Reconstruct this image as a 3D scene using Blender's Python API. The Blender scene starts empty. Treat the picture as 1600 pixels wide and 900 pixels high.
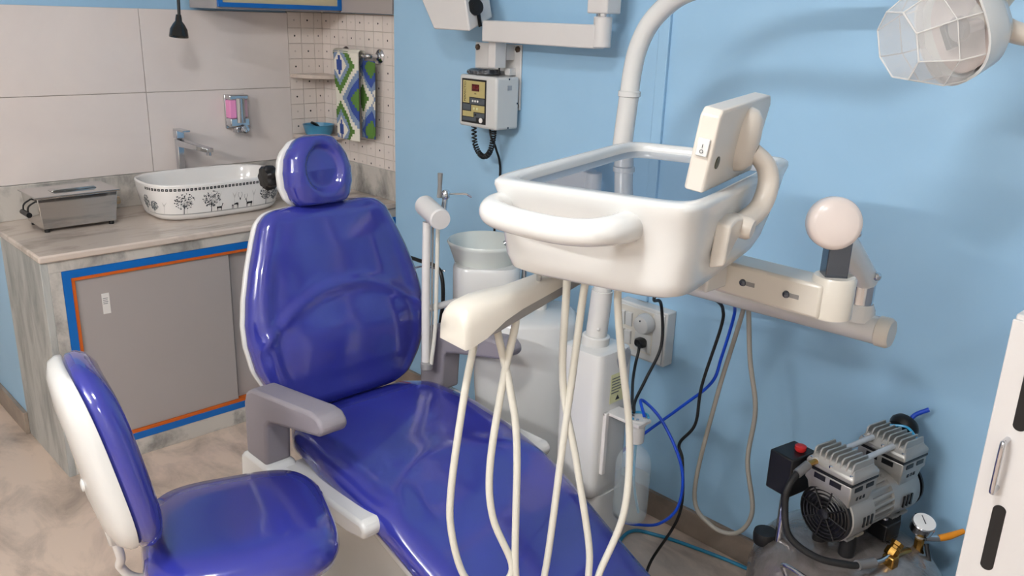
import bpy, bmesh, math, random
from mathutils import Vector, Matrix
random.seed(7)
S = bpy.context.scene
COL = S.collection
V = Vector
R = math.radians

# ------------------------------------------------------------------ camera
cam_d = bpy.data.cameras.new('camera'); cam = bpy.data.objects.new('camera', cam_d); COL.objects.link(cam)
pitch, roll, yaw = R(17.75), R(1.95), R(44.66)
fw = V((math.sin(yaw)*math.cos(pitch), math.cos(yaw)*math.cos(pitch), -math.sin(pitch)))
r0 = V((math.cos(yaw), -math.sin(yaw), 0)); u0 = r0.cross(fw)
rt = r0*math.cos(roll)+u0*math.sin(roll); up = u0*math.cos(roll)-r0*math.sin(roll)
cam.matrix_world = Matrix(((rt.x, up.x, -fw.x, -2.092), (rt.y, up.y, -fw.y, -3.341), (rt.z, up.z, -fw.z, 1.515), (0, 0, 0, 1)))
cam_d.sensor_width = 36; cam_d.lens = 1331/1600*36; cam_d.clip_start = .02
S.camera = cam
# ------------------------------------------------------------------ world, exposure
w = bpy.data.worlds.new('world'); S.world = w; w.use_nodes = True
w.node_tree.nodes['Background'].inputs[0].default_value = (.9, .93, 1, 1)
w.node_tree.nodes['Background'].inputs[1].default_value = .25
S.view_settings.view_transform = 'Standard'; S.view_settings.look = 'None'
S.view_settings.gamma = 1; S.view_settings.use_curve_mapping = False
S.view_settings.exposure = 0.02
CEIL = 2.6
# ceiling panels: x, y, size, strength, label ; wall tube lamp: x, y, z, length, strength
LIGHTS = [(-2.15, -2.7, .3, 112, 'square ceiling light panel above the foot end of the dental chair'), (-3.1, -4.2, .36, 60, 'unseen fill light panel added on the ceiling by the left and front walls')]  # second panel is an unseen weak fill, added to lift the shadows
TUBE = (-4.03, -2.2, 2.28, 1.2, 270)

# ------------------------------------------------------------------ materials
def lin(c):
    return tuple(((v/255)/12.92 if v/255 <= .04045 else ((v/255+.055)/1.055)**2.4) for v in c)
MATS = {}
def mat(name, rgb, rough=.5, metal=0., coat=0., trans=0., ior=1.45, emit=0., var=None, bump=0., spec=.5, alpha=1.):
    """var = (rgb2, scale, detail, contrast_lo, contrast_hi, stretch)"""
    if name in MATS: return MATS[name]
    m = bpy.data.materials.new(name); m.use_nodes = True; nt = m.node_tree; b = nt.nodes['Principled BSDF']
    c = lin(rgb)+(1,)
    b.inputs['Base Color'].default_value = c
    b.inputs['Roughness'].default_value = rough; b.inputs['Metallic'].default_value = metal
    b.inputs['IOR'].default_value = ior; b.inputs['Coat Weight'].default_value = coat; b.inputs['Coat Roughness'].default_value = .06
    b.inputs['Transmission Weight'].default_value = trans; b.inputs['Specular IOR Level'].default_value = spec
    b.inputs['Alpha'].default_value = alpha
    if emit:
        b.inputs['Emission Color'].default_value = c; b.inputs['Emission Strength'].default_value = emit
    if var:
        rgb2, sc, det, lo, hi, st = var
        tc = nt.nodes.new('ShaderNodeNewGeometry'); mp = nt.nodes.new('ShaderNodeMapping'); nz = nt.nodes.new('ShaderNodeTexNoise'); rp = nt.nodes.new('ShaderNodeValToRGB')
        mp.inputs['Scale'].default_value = st
        nz.inputs['Scale'].default_value = sc; nz.inputs['Detail'].default_value = det; nz.inputs['Roughness'].default_value = .62; nz.inputs['Distortion'].default_value = .5
        nt.links.new(tc.outputs['Position'], mp.inputs['Vector']); nt.links.new(mp.outputs[0], nz.inputs['Vector']); nt.links.new(nz.outputs['Fac'], rp.inputs[0])
        rp.color_ramp.elements[0].position = lo; rp.color_ramp.elements[1].position = hi
        rp.color_ramp.elements[0].color = c; rp.color_ramp.elements[1].color = lin(rgb2)+(1,)
        nt.links.new(rp.outputs[0], b.inputs['Base Color'])
        if bump:
            bp = nt.nodes.new('ShaderNodeBump'); bp.inputs['Strength'].default_value = bump; bp.inputs['Distance'].default_value = .01
            nt.links.new(nz.outputs['Fac'], bp.inputs['Height']); nt.links.new(bp.outputs[0], b.inputs['Normal'])
    MATS[name] = m
    return m
PAINT = mat('blue_wall_paint', (152, 191, 220), .45, var=((157, 195, 223), 3, 3, .3, .7, (1, 1, 1)))
WTILE = mat('glossy_white_tile', (228, 217, 211), .16, coat=.3, var=((221, 210, 205), 2.2, 4, .35, .65, (1, 1, 1)))
GROUT = mat('tile_grout', (200, 188, 180), .8)
MARBLE = mat('grey_marble', (196, 190, 182), .3, coat=.15, var=((104, 102, 100), 7, 8, .46, .7, (1, 1, .8)))
MARBLE_SIDE = mat('streaked_marble_panel', (178, 178, 174), .35, var=((120, 122, 120), 9, 7, .42, .7, (1, 1.6, .45)))
MARBLE_TOP = mat('pinkish_marble', (205, 190, 178), .22, coat=.25, var=((138, 126, 118), 5, 8, .5, .76, (.6, 1.8, 1)))
SKIRT = mat('brown_grey_skirting', (150, 134, 120), .35, var=((98, 88, 80), 6, 7, .4, .7, (1, .6, 1)))
FLOORM = mat('marble_floor', (210, 188, 170), .3, coat=.1, var=((132, 118, 107), 5.5, 11, .44, .8, (1.5, .7, 1)))
WHITE = mat('white_gloss_plastic', (205, 204, 201), .22, coat=.35)
WHITEM = mat('white_powder_coat', (210, 206, 203), .38)
CREAM = mat('cream_plastic', (205, 199, 188), .28, coat=.2)
BEIGE = mat('beige_plastic', (204, 195, 184), .3, coat=.2)
VINYL = mat('blue_vinyl', (44, 49, 138), .16, coat=1.0, spec=.6)
GREYP = mat('grey_armrest_foam', (134, 128, 134), .5)
GREYU = mat('grey_underside', (138, 136, 134), .5)
BLACK = mat('black_plastic', (16, 16, 18), .35)
BLACKR = mat('black_rubber', (22, 22, 24), .55)
CHROME = mat('chrome', (205, 207, 212), .1, 1.0)
STEEL = mat('mirror_steel', (196, 194, 192), .06, 1.0)
DKSTEEL = mat('dark_steel_bar', (92, 98, 108), .18, .9)
BRASS = mat('brass', (176, 136, 70), .25, 1.0)
ALU = mat('cast_aluminium', (176, 174, 170), .42, .55)
GREYL = mat('grey_laminate', (163, 155, 152), .42)
BLUEL = mat('blue_laminate', (12, 98, 176), .35)
ORANGE = mat('orange_edge_band', (196, 92, 22), .45)
GLASSPL = mat('dark_glass_plate', (70, 92, 116), .03, spec=1.0, ior=2.2)
CLEAR = mat('clear_polycarbonate', (232, 232, 232), .05, alpha=.24, coat=.6)
CLEARE = mat('polycarbonate_edge', (236, 232, 228), .08, alpha=.6, coat=.6)
PETM = mat('clear_bottle_plastic', (226, 234, 238), .05, alpha=.2, coat=.5)
WATER = mat('water', (150, 162, 166), .03, alpha=.34)
CERAMIC = mat('white_ceramic', (236, 232, 228), .12, coat=.5)
SPIT = mat('grey_green_ceramic', (206, 210, 204), .12, coat=.4)
PRINT = mat('black_print', (34, 36, 40), .3)
PRINTG = mat('grey_print', (96, 102, 106), .4)
PRINTL = mat('pale_grey_print', (196, 192, 188), .4)
BLUETUBE = mat('blue_tube', (20, 70, 190), .3)
TEALTUBE = mat('teal_tube', (40, 130, 165), .3)
HOSE = mat('ivory_hose', (208, 205, 194), .35, coat=.15)
GREYHOSE = mat('grey_hose', (164, 158, 148), .45)
PINK = mat('pink_soap', (236, 150, 200), .25)
BOWLB = mat('blue_bowl_plastic', (70, 140, 176), .3)
RED = mat('red_knob', (190, 40, 40), .4)
ORANGEH = mat('orange_handle', (225, 140, 30), .4)
TANK = mat('plastic_wrapped_tank', (150, 142, 138), .2, .55, coat=.6, var=((112, 104, 100), 11, 5, .4, .66, (1, 1, .6)), bump=.5)
GOLD = mat('olive_gold_print', (178, 164, 110), .4)
SLATE = mat('slate_print', (72, 78, 84), .4)
LED = mat('red_display', (74, 14, 18), .2)
LABELY = mat('yellow_label', (206, 206, 160), .5)
GREYSTK = mat('grey_label', (150, 154, 160), .5)
BLUEC = mat('cool_white', (225, 226, 226), .4)  # even, almost neutral white for the tilt link
REFL = mat('reflector', (232, 216, 208), .2, .3)
BEIGEBOX = mat('beige_papers', (196, 182, 150), .7)
LAMPON = mat('lit_diffuser', (255, 250, 242), .5)
TW = mat('towel_white', (226, 220, 206), .9); TB = mat('towel_blue', (52, 76, 146), .9); TG = mat('towel_green', (84, 122, 52), .9); TS = mat('towel_slate', (126, 144, 172), .9)

# ------------------------------------------------------------------ mesh builder
ORG = {}
class MB:
    def __init__(s): s.v = []; s.f = []; s.mi = []
    def add(s, vs, fs, mi=0):
        o = len(s.v); s.v += [V(p) for p in vs]; s.f += [tuple(i+o for i in f) for f in fs]; s.mi += [mi]*len(fs); return s
    def box(s, lo, hi, rot=None, piv=None, mi=0):
        (x0, y0, z0), (x1, y1, z1) = lo, hi
        vs = [V(p) for p in ((x0, y0, z0), (x1, y0, z0), (x1, y1, z0), (x0, y1, z0), (x0, y0, z1), (x1, y0, z1), (x1, y1, z1), (x0, y1, z1))]
        if rot is not None:
            c = V(piv) if piv is not None else (V(lo)+V(hi))/2
            vs = [c+rot @ (p-c) for p in vs]
        return s.add(vs, [(3, 2, 1, 0), (4, 5, 6, 7), (0, 1, 5, 4), (1, 2, 6, 5), (2, 3, 7, 6), (3, 0, 4, 7)], mi)
    def obox(s, c, ax, ay, az, h, mi=0):
        c = V(c); ax, ay, az = V(ax)*h[0], V(ay)*h[1], V(az)*h[2]
        vs = [c+i*ax+j*ay+k*az for k in (-1, 1) for j in (-1, 1) for i in (-1, 1)]
        return s.add(vs, [(0, 2, 3, 1), (4, 5, 7, 6), (0, 1, 5, 4), (2, 6, 7, 3), (0, 4, 6, 2), (1, 3, 7, 5)], mi)
    def loft(s, rings, cap0=True, cap1=True, closed=True, mi=0):
        n = len(rings[0]); vs = [p for r in rings for p in r]; fs = []
        for i in range(len(rings)-1):
            for j in range(n if closed else n-1):
                k = (j+1) % n; fs.append((i*n+j, i*n+k, (i+1)*n+k, (i+1)*n+j))
        if cap0: fs.append(tuple(range(n-1, -1, -1)))
        if cap1: fs.append(tuple((len(rings)-1)*n+j for j in range(n)))
        return s.add(vs, fs, mi)
    def tube(s, pts, r, n=10, smooth=True, cap=True, mi=0):
        pts = [V(p) for p in pts]
        rs = r if isinstance(r, (list, tuple)) else None
        if smooth and len(pts) > 2:
            P = [pts[0]*2-pts[1]]+pts+[pts[-1]*2-pts[-2]]; out = []; ro = []
            for i in range(1, len(P)-2):
                for k in range(8):
                    t = k/8
                    out.append(.5*((2*P[i])+(P[i+1]-P[i-1])*t+(2*P[i-1]-5*P[i]+4*P[i+1]-P[i+2])*t*t+(3*P[i]-P[i-1]-3*P[i+1]+P[i+2])*t**3))
                    if rs: ro.append(rs[i-1]*(1-t)+rs[i]*t)
            out.append(pts[-1])
            if rs: ro.append(rs[-1]); rs = ro
            pts = out
        rings = []; t0 = (pts[1]-pts[0]).normalized(); nn = t0.orthogonal().normalized()
        for i, p in enumerate(pts):
            t = ((pts[i+1] if i < len(pts)-1 else pts[i])-(pts[i-1] if i else pts[i])).normalized()
            nn = (nn-t*nn.dot(t)).normalized(); bb = t.cross(nn); rr = rs[i] if rs else r
            rings.append([p+(nn*math.cos(2*math.pi*k/n)+bb*math.sin(2*math.pi*k/n))*rr for k in range(n)])
        return s.loft(rings, cap, cap, mi=mi)
    def cyl(s, a, b, r, r2=None, n=24, mi=0):
        return s.tube([a, b], [r, r if r2 is None else r2], n, False, mi=mi)
    def lathe(s, prof, c=(0, 0, 0), ax=(0, 0, 1), n=32, sx=1, sy=1, cap0=True, cap1=True, mi=0):
        ax = V(ax).normalized(); a = ax.orthogonal().normalized() if abs(ax.z) < .99 else V((1, 0, 0)); b = ax.cross(a); c = V(c)
        return s.loft([[c+ax*z+(a*math.cos(2*math.pi*k/n)*sx+b*math.sin(2*math.pi*k/n)*sy)*max(r, 1e-5) for k in range(n)] for r, z in prof], cap0, cap1, mi=mi)
    def prism(s, poly, fr, t0, t1, mi=0):
        """poly of (a,b); fr=(origin, A, B, N)"""
        o, A, B, N = [V(q) for q in fr]; n = len(poly)
        ar = sum(poly[i][0]*poly[(i+1) % n][1]-poly[(i+1) % n][0]*poly[i][1] for i in range(n))
        if (ar > 0) != (A.cross(B).dot(N) > 0): poly = poly[::-1]
        return s.loft([[o+A*a+B*b+N*t for a, b in poly] for t in (t0, t1)], mi=mi)
    def build(s, name, m, parent=None, bevel=0, sub=0, flat=False, seg=2, origin=None, ang=38):
        me = bpy.data.meshes.new(name)
        if parent is not None: org = ORG[parent]
        elif origin is not None: org = V(origin)
        else:
            xs = [p.x for p in s.v]; ys = [p.y for p in s.v]; zs = [p.z for p in s.v]
            org = V(((min(xs)+max(xs))/2, (min(ys)+max(ys))/2, min(zs)))
        me.from_pydata([p-org for p in s.v], [], s.f)
        ms = m if isinstance(m, (list, tuple)) else [m]
        for q in ms: me.materials.append(q)
        me.polygons.foreach_set('material_index', s.mi)
        bm = bmesh.new(); bm.from_mesh(me); bmesh.ops.recalc_face_normals(bm, faces=bm.faces); bm.to_mesh(me); bm.free()
        o = bpy.data.objects.new(name, me); COL.objects.link(o)
        if parent is not None: o.parent = parent
        else: o.location = org
        ORG[o] = org
        if not flat:
            me.polygons.foreach_set('use_smooth', [True]*len(me.polygons))
            if not sub: me.set_sharp_from_angle(angle=R(ang))
        if bevel:
            b = o.modifiers.new('bevel', 'BEVEL'); b.width = bevel; b.segments = seg; b.limit_method = 'ANGLE'; b.angle_limit = R(35); b.harden_normals = False
        if sub:
            q = o.modifiers.new('sub', 'SUBSURF'); q.levels = sub; q.render_levels = sub
        me.update()
        return o
def thing(name, loc, label, cat, group=None):
    o = bpy.data.objects.new(name, None); COL.objects.link(o); o.location = loc; o.empty_display_size = .05; ORG[o] = V(loc)
    return tag(o, label, cat, group)
def tag(o, label, cat, group=None):
    o['label'] = label; o['category'] = cat
    if group: o['group'] = group
    return o
def struct(o): o['kind'] = 'structure'; return o
def box(name, lo, hi, m, parent=None, bevel=0, **k): return MB().box(lo, hi).build(name, m, parent, bevel, **k)
def cyl(name, a, b, r, m, parent=None, r2=None, n=24, bevel=0): return MB().cyl(a, b, r, r2, n).build(name, m, parent, bevel)
def tube(name, pts, r, m, parent=None, n=10, smooth=True): return MB().tube(pts, r, n, smooth).build(name, m, parent)
def text(name, body, size, fr, m, parent, thick=.0002):
    cu = bpy.data.curves.new(name, 'FONT'); cu.body = body; cu.size = size; cu.extrude = thick; cu.align_x = 'CENTER'; cu.align_y = 'CENTER'; cu.resolution_u = 2
    t = bpy.data.objects.new(name, cu); COL.objects.link(t)
    me = bpy.data.meshes.new_from_object(t); bpy.data.objects.remove(t)
    o, A, B, N = [V(q) for q in fr]
    me.transform(Matrix(((A.x, B.x, N.x, o.x), (A.y, B.y, N.y, o.y), (A.z, B.z, N.z, o.z), (0, 0, 0, 1))))
    me.transform(Matrix.Translation(-ORG[parent])); me.materials.clear(); me.materials.append(m)
    ob = bpy.data.objects.new(name, me); COL.objects.link(ob); ob.parent = parent; ORG[ob] = ORG[parent]
    return ob
def sup(c, A, B, a, b, n=40, e=.5):
    c, A, B = V(c), V(A), V(B); out = []
    for k in range(n):
        t = 2*math.pi*k/n; ct, st = math.cos(t), math.sin(t)
        out.append(c+A*(a*math.copysign(abs(ct)**e, ct))+B*(b*math.copysign(abs(st)**e, st)))
    return out
def ip(tab, x):
    if x <= tab[0][0]: return tab[0][1]
    for (a, u), (b, v_) in zip(tab, tab[1:]):
        if x <= b:
            q = (x-a)/(b-a); return u+(v_-u)*q
    return tab[-1][1]
XA, YA, ZA = V((1, 0, 0)), V((0, 1, 0)), V((0, 0, 1))

# ================================================================== SETTING
BW = -.0675            # blue wall plane
struct(box('floor', (-4.2, -5.2, -.06), (.2, 1.3, 0), FLOORM))
struct(box('ceiling', (-4.2, -5.2, CEIL), (.2, 1.3, CEIL+.05), mat('ceiling_white', (236, 236, 234), .8)))
wb = struct(box('wall_back', (-1.37, .012, 0), (.16, 1.3, CEIL), PAINT))
struct(box('wall_stub', (-1.37, -.12, 0), (-1.345, .012, .74), PAINT))
wn = struct(box('wall_niche', (.006, -.61, 0), (.16, .012, CEIL), PAINT))
wr = struct(box('wall_right', (BW, -5.2, 0), (.16, -.61, CEIL), PAINT))
struct(box('wall_front', (-4.2, -5.2, 0), (.16, -5.05, CEIL), mat('off_white_paint', (222, 216, 208), .6)))
struct(box('wall_left', (-4.2, -5.2, 0), (-4.05, 1.3, CEIL), mat('off_white_paint', (222, 216, 208), .6)))
struct(box('wall_far', (-4.2, 1.15, 0), (-1.37, 1.3, CEIL), mat('off_white_paint', (222, 216, 208), .6)))
struct(box('baseboard_right', (BW-.014, -5.05, 0), (BW, -.61, .085), SKIRT, bevel=.002))
struct(box('baseboard_left', (-1.384, -.13, 0), (-1.37, 1.15, .085), SKIRT, bevel=.002))
struct(box('trim_1', (-1.37, -.014, .765), (0, .012, .887), MARBLE, bevel=.002))
struct(box('trim_2', (-.012, -.605, .765), (.006, -.014, .887), MARBLE, bevel=.002))
# cable trunking running down to the switch board
struct(box('trim_3', (BW-.012, -1.885, .70), (BW, -1.85, CEIL), PAINT, bevel=.002))
# big glossy tiles above the counter
g = MB().box((-1.37, .006, .887), (-.166, .012, 1.494)).build('grout_bed', GROUT, wb)
for x0, x1 in ((-1.37, -.781), (-.781, -.166)):
    for z0, z1 in ((.887, 1.19), (1.19, 1.494)):
        box('tile', (x0+.001, 0, z0+.001), (x1-.001, .010, z1-.001), WTILE, wb, bevel=.0008)
# small square dotted tiles in the corner niche; dot in the centre of each
def dotted(name, dot):
    m = bpy.data.materials.new(name); m.use_nodes = True; nt = m.node_tree; b = nt.nodes['Principled BSDF']; b.inputs['Roughness'].default_value = .3
    tc = nt.nodes.new('ShaderNodeTexCoord'); ln = nt.nodes.new('ShaderNodeVectorMath'); ln.operation = 'LENGTH'
    mp = nt.nodes.new('ShaderNodeMapping'); mp.inputs['Scale'].default_value = (0, 1, 1)
    lt = nt.nodes.new('ShaderNodeMath'); lt.operation = 'LESS_THAN'; lt.inputs[1].default_value = .004
    mx = nt.nodes.new('ShaderNodeMix'); mx.data_type = 'RGBA'
    nz = nt.nodes.new('ShaderNodeTexNoise'); nz.inputs['Scale'].default_value = 9; rp = nt.nodes.new('ShaderNodeValToRGB')
    ge = nt.nodes.new('ShaderNodeNewGeometry'); nt.links.new(ge.outputs['Position'], nz.inputs['Vector'])
    rp.color_ramp.elements[0].color = lin((222, 211, 203))+(1,); rp.color_ramp.elements[1].color = lin((230, 219, 211))+(1,)
    nt.links.new(nz.outputs['Fac'], rp.inputs[0])
    nt.links.new(tc.outputs['Object'], mp.inputs['Vector']); nt.links.new(mp.outputs[0], ln.inputs[0]); nt.links.new(ln.outputs['Value'], lt.inputs[0])
    nt.links.new(lt.outputs[0], mx.inputs[0]); nt.links.new(rp.outputs[0], mx.inputs[6]); mx.inputs[7].default_value = lin(dot)+(1,)
    nt.links.new(mx.outputs[2], b.inputs['Base Color']); MATS[name] = m; return m
DM = [dotted('dotted_tile_black', (30, 28, 28)), dotted('dotted_tile_grey', (192, 180, 172))]
TS_ = .0632
def tile_mesh(name, h0, h1, m):       # local: x = depth 0..+, y across, z up; dot at the origin
    me = bpy.data.meshes.new(name); b = .0009
    y0, y1, z = -h0, h1, TS_/2-.0004
    vs = [(.006, y0, -z), (.006, y1, -z), (.006, y1, z), (.006, y0, z), (0, y0+b, -z+b), (0, y1-b, -z+b), (0, y1-b, z-b), (0, y0+b, z-b)]
    me.from_pydata(vs, [], [(4, 7, 6, 5), (0, 4, 5, 1), (1, 5, 6, 2), (2, 6, 7, 3), (3, 7, 4, 0)]); me.materials.append(m); return me
full = [tile_mesh('tile', TS_/2-.0004, TS_/2-.0004, m) for m in DM]
cutS = [tile_mesh('tile', TS_/2-.006, .0311, m) for m in DM]
def put_tile(me, loc, rz, parent):
    o = bpy.data.objects.new('tile', me); COL.objects.link(o); o.parent = parent; o.location = V(loc)-ORG[parent]; o.rotation_euler.z = rz
MB().box((.004, -.605, .887), (.006, 0, 1.5)).build('grout_bed', GROUT, wn)
MB().box((-.166, .004, .887), (0, .012, 1.5)).build('grout_bed', GROUT, wb)
MB().box((-.0012, -.0012, .887), (.006, .012, 1.503)).build('corner_grout', GROUT, wn)
for r in range(10):
    z = 1.4655-r*TS_
    if z < .88: continue
    for k in range(10):
        y = -.0325-k*TS_
        put_tile((full if k < 9 else cutS)[(r+k) % 2], (0, y, z), 0, wn)
    for k in range(2):
        put_tile(full[(r+k) % 2], (-.072-k*TS_, 0, z), math.pi/2, wb)
    me = full[(r+1) % 2]; o = bpy.data.objects.new('tile', me); COL.objects.link(o); o.parent = wb; o.location = V((-.0205, 0, z))-ORG[wb]; o.rotation_euler.z = math.pi/2; o.scale.y = .63

# ceiling light panels (main and added fill) and wall tube lamp
def emitter(name, st):
    em = bpy.data.materials.new(name); em.use_nodes = True; b = em.node_tree.nodes['Principled BSDF']
    b.inputs['Emission Color'].default_value = (.97, .985, 1, 1); b.inputs['Emission Strength'].default_value = st
    return em
for i, (lx, ly, sz, st, lb) in enumerate(LIGHTS):
    t = thing('ceiling_light', (lx, ly, CEIL), lb, 'ceiling light')
    h = sz/2
    MB().box((lx-h-.02, ly-h-.02, CEIL-.03), (lx+h+.02, ly+h+.02, CEIL)).build('frame', WHITEM, t, .003)
    MB().box((lx-h, ly-h, CEIL-.034), (lx+h, ly+h, CEIL-.029)).build('diffuser', emitter('lit_panel', st), t)
tx, ty, tz, tlen, tst = TUBE
t = thing('tube_lamp', (tx, ty, tz), 'fluorescent tube batten on the left wall', 'lamp')
MB().box((tx-.02, ty-tlen/2-.03, tz-.03), (tx+.02, ty+tlen/2+.03, tz+.03)).build('batten', WHITEM, t, .004)
MB().cyl((tx+.045, ty-tlen/2, tz), (tx+.045, ty+tlen/2, tz), .02).build('tube', emitter('lit_tube', tst), t)
for sg in (-1, 1): MB().box((tx+.018, ty+sg*tlen/2-.02, tz-.025), (tx+.07, ty+sg*tlen/2+.02, tz+.025)).build('end_holder', WHITEM, t, .003)

# ================================================================== WASH COUNTER
t = thing('basin_cabinet', (-.69, -.27, 0), 'grey sliding-door cabinet with blue and orange edging under the marble worktop', 'cabinet')
MB().box((-1.37, -.545, 0), (-1.348, -.12, .742)).build('side_panel', MARBLE_SIDE, t, .0015)
MB().box((-1.348, -.545, .705), (-.001, -.525, .742)).build('fascia', MARBLE, t, .0015)
MB().box((-1.348, -.545, .064), (-1.312, -.525, .705)).build('stile', MARBLE, t, .0015)
MB().box((-1.348, -.545, 0), (-.001, -.525, .064)).build('plinth', MARBLE, t, .0015)
def frame(name, x0, x1, z0, z1, wd, ya, yb, m):
    b = MB()
    b.box((x0, ya, z0), (x0+wd, yb, z1)); b.box((x1-wd, ya, z0), (x1, yb, z1)); b.box((x0+wd, ya, z1-wd), (x1-wd, yb, z1)); b.box((x0+wd, ya, z0), (x1-wd, yb, z0+wd))
    return b.build(name, m, t)
frame('blue_edging', -1.312, -.001, .064, .705, .025, -.547, -.5, BLUEL)
frame('orange_edging', -1.287, -.026, .089, .68, .011, -.545, -.5, ORANGE)
d1 = box('sliding_door', (-1.276, -.538, .1), (-.755, -.526, .669), GREYL, t, .0015)
box('sliding_door', (-.785, -.520, .1), (-.037, -.508, .669), GREYL, t, .0015)
stk = box('sticker', (-1.2, -.5388, .538), (-1.176, -.538, .608), mat('sticker_white', (222, 218, 214), .5), d1)
mk = MB()
for k in range(4): mk.box((-1.197, -.5391, .590-k*.006), (-1.181-.002*(k % 2), -.5388, .592-k*.006))
mk.build('print', PRINTG, stk)
MB().box((-1.34, -.5, .02), (-.01, -.02, .03)).build('bottom_board', GREYL, t)
MB().box((-1.344, -.03, .03), (-.01, -.02, .742)).build('back_board', GREYL, t)

tag(MB().box((-1.374, -.556, .742), (-.001, -.002, .765)).build('worktop', MARBLE_TOP, None, .006, seg=3), 'pinkish grey marble worktop slab carrying the basin', 'worktop')

# ---- vessel basin
bc = V((-.665, -.235, 0))
bt = thing('vessel_basin', (bc.x, bc.y, .765), 'oval white countertop basin printed with black trees and deer', 'basin')
def bring(a, b, z, n=96): return sup((bc.x, bc.y, z), XA, YA, a, b, n, .62)
prof = [(.205, .118, .7655), (.226, .134, .768), (.236, .143, .778), (.2395, .146, .787), (.2485, .1535, .82), (.257, .161, .865), (.2605, .164, .893), (.261, .1645, .898), (.258, .162, .9015), (.253, .157, .9005), (.249, .153, .893), (.243, .147, .86), (.228, .133, .81), (.19, .1, .786), (.1, .05, .78), (.02, .01, .779)]
mb = MB(); mb.loft([bring(*p) for p in prof]); mb.build('bowl', CERAMIC, bt, ang=60)
def bsurf(s, z, off=.0006):           # s: arc coordinate along the front, metres from centre, + to the right
    za = [(p[2], p[0]) for p in prof[3:8]]; zb = [(p[2], p[1]) for p in prof[3:8]]
    a = ip(za, z); b = ip(zb, z); key = round(a, 4)
    if key not in bsurf.c:
        pts = []; N = 400
        for i in range(N+1):
            th = -math.pi+math.pi*i/N; ct, st = math.cos(th), math.sin(th)
            pts.append((a*math.copysign(abs(ct)**.62, ct), b*math.copysign(abs(st)**.62, st)))
        L = [0]
        for i in range(N): L.append(L[-1]+math.hypot(pts[i+1][0]-pts[i][0], pts[i+1][1]-pts[i][1]))
        bsurf.c[key] = (pts, L, L[-1]/2)
    pts, L, mid = bsurf.c[key]; q = mid+s*.93-.088; lo, hi = 0, len(L)-1
    while hi-lo > 1:
        m_ = (lo+hi)//2
        if L[m_] <= q: lo = m_
        else: hi = m_
    f_ = (q-L[lo])/max(1e-9, L[hi]-L[lo]); x = pts[lo][0]*(1-f_)+pts[hi][0]*f_; y = pts[lo][1]*(1-f_)+pts[hi][1]*f_
    tx, ty = pts[hi][0]-pts[lo][0], pts[hi][1]-pts[lo][1]; n_ = math.hypot(tx, ty); nx, ny = ty/n_, -tx/n_
    return V((bc.x+x+nx*off, bc.y+y+ny*off, z))
bsurf.c = {}
def decal(polys, name, m, off=.0006):
    b = MB()
    for P in polys: b.add([bsurf(s, z, off) for s, z in P], [tuple(range(len(P)))])
    return b.build(name, m, bt, flat=True)
Q = lambda x, z, w_, h: [(x, z), (x+w_, z), (x+w_, z+h), (x, z+h)]
band = []; dots = []
s = -.26
while s < .44:
    band.append(Q(s, .8785, .0105, .0095)); dots.append(Q(s+.0038, .882, .003, .0026)); s += .0152
decal(band, 'check_band', PRINT); decal(dots, 'check_centres', PRINTL, .001)
def tree(s, z0, h, wd, m, seed, dens=110):
    rnd = random.Random(seed); P = []
    tw = h*.022
    P.append([(s-tw, z0), (s+tw, z0), (s+tw*.6, z0+h*.55), (s-tw*.6, z0+h*.55)])
    for k in range(9):
        a = R(25+k*16); l = h*.36; e = (s+math.cos(a)*l*wd/h, z0+h*.42+math.sin(a)*l)
        P.append([(s-.0006, z0+h*.3), (s+.0006, z0+h*.3), (e[0]+.0003, e[1]), (e[0]-.0003, e[1])])
    for k in range(dens):
        a = rnd.uniform(0, 6.28); r = math.sqrt(rnd.random()); cx = s+math.cos(a)*r*wd/2; cz = z0+h*.62+math.sin(a)*r*h*.37; q = rnd.uniform(.0015, .0034)
        P.append([(cx+q*math.cos(j*1.2566+a)*rnd.uniform(.6, 1.2), cz+q*math.sin(j*1.2566+a)*rnd.uniform(.6, 1.2)) for j in range(5)])
    return P
def sc(P, s, z, k, fl=1): return [(s+fl*x*k, z+y*k) for x, y in P]
for x_, hh in ((-.16, .05), (-.075, .06), (.03, .055), (.115, .07), (.20, .07), (.05, .075), (-.215, .05)):
    decal([[(x_, .790), (x_+.0014, .790), (x_+.0014, .79+hh*.6), (x_+.011, .79+hh), (x_+.0007, .79+hh*.75), (x_-.009, .79+hh*.97), (x_, .79+hh*.6)]], 'faint_tree', PRINTL)
for s_, h_, w_, sd in ((-.262, .066, .05, 1), (-.207, .05, .042, 2), (-.085, .08, .076, 3), (.02, .082, .074, 4), (.262, .078, .064, 5), (.31, .055, .045, 6)):
    decal(tree(s_, .7905, h_, w_, PRINT, sd), 'tree_print', PRINTG if sd in (1, 2, 6) else mat('tree_print', (62, 66, 70), .4))
body = [(-10, 8), (-6, 11), (3, 10.5), (8, 11.5), (9, 9), (8.5, 5), (3, 5.5), (-5, 5), (-9, 5.5)]
legs = [[(-9.5, 8), (-6.5, 7), (-8, 3), (-8.3, -3), (-9.5, -3), (-9.3, 3)], [(-7, 7), (-5, 6), (-6, 2), (-6, -3), (-7, -3), (-7.2, 2)], [(5.5, 7), (8.5, 7), (8, 2), (7.8, -3), (6.6, -3), (6.6, 2)], [(3.5, 6.5), (5.5, 6.5), (5, 2), (5, -3), (4, -3), (4, 2)]]
neck = [(-10, 10.5), (-6.5, 7), (-9, 14), (-10.5, 19), (-13, 20.5), (-14.5, 19), (-12, 16.5)]
ear = [(-11, 19), (-10, 22), (-9.5, 19)]
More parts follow.
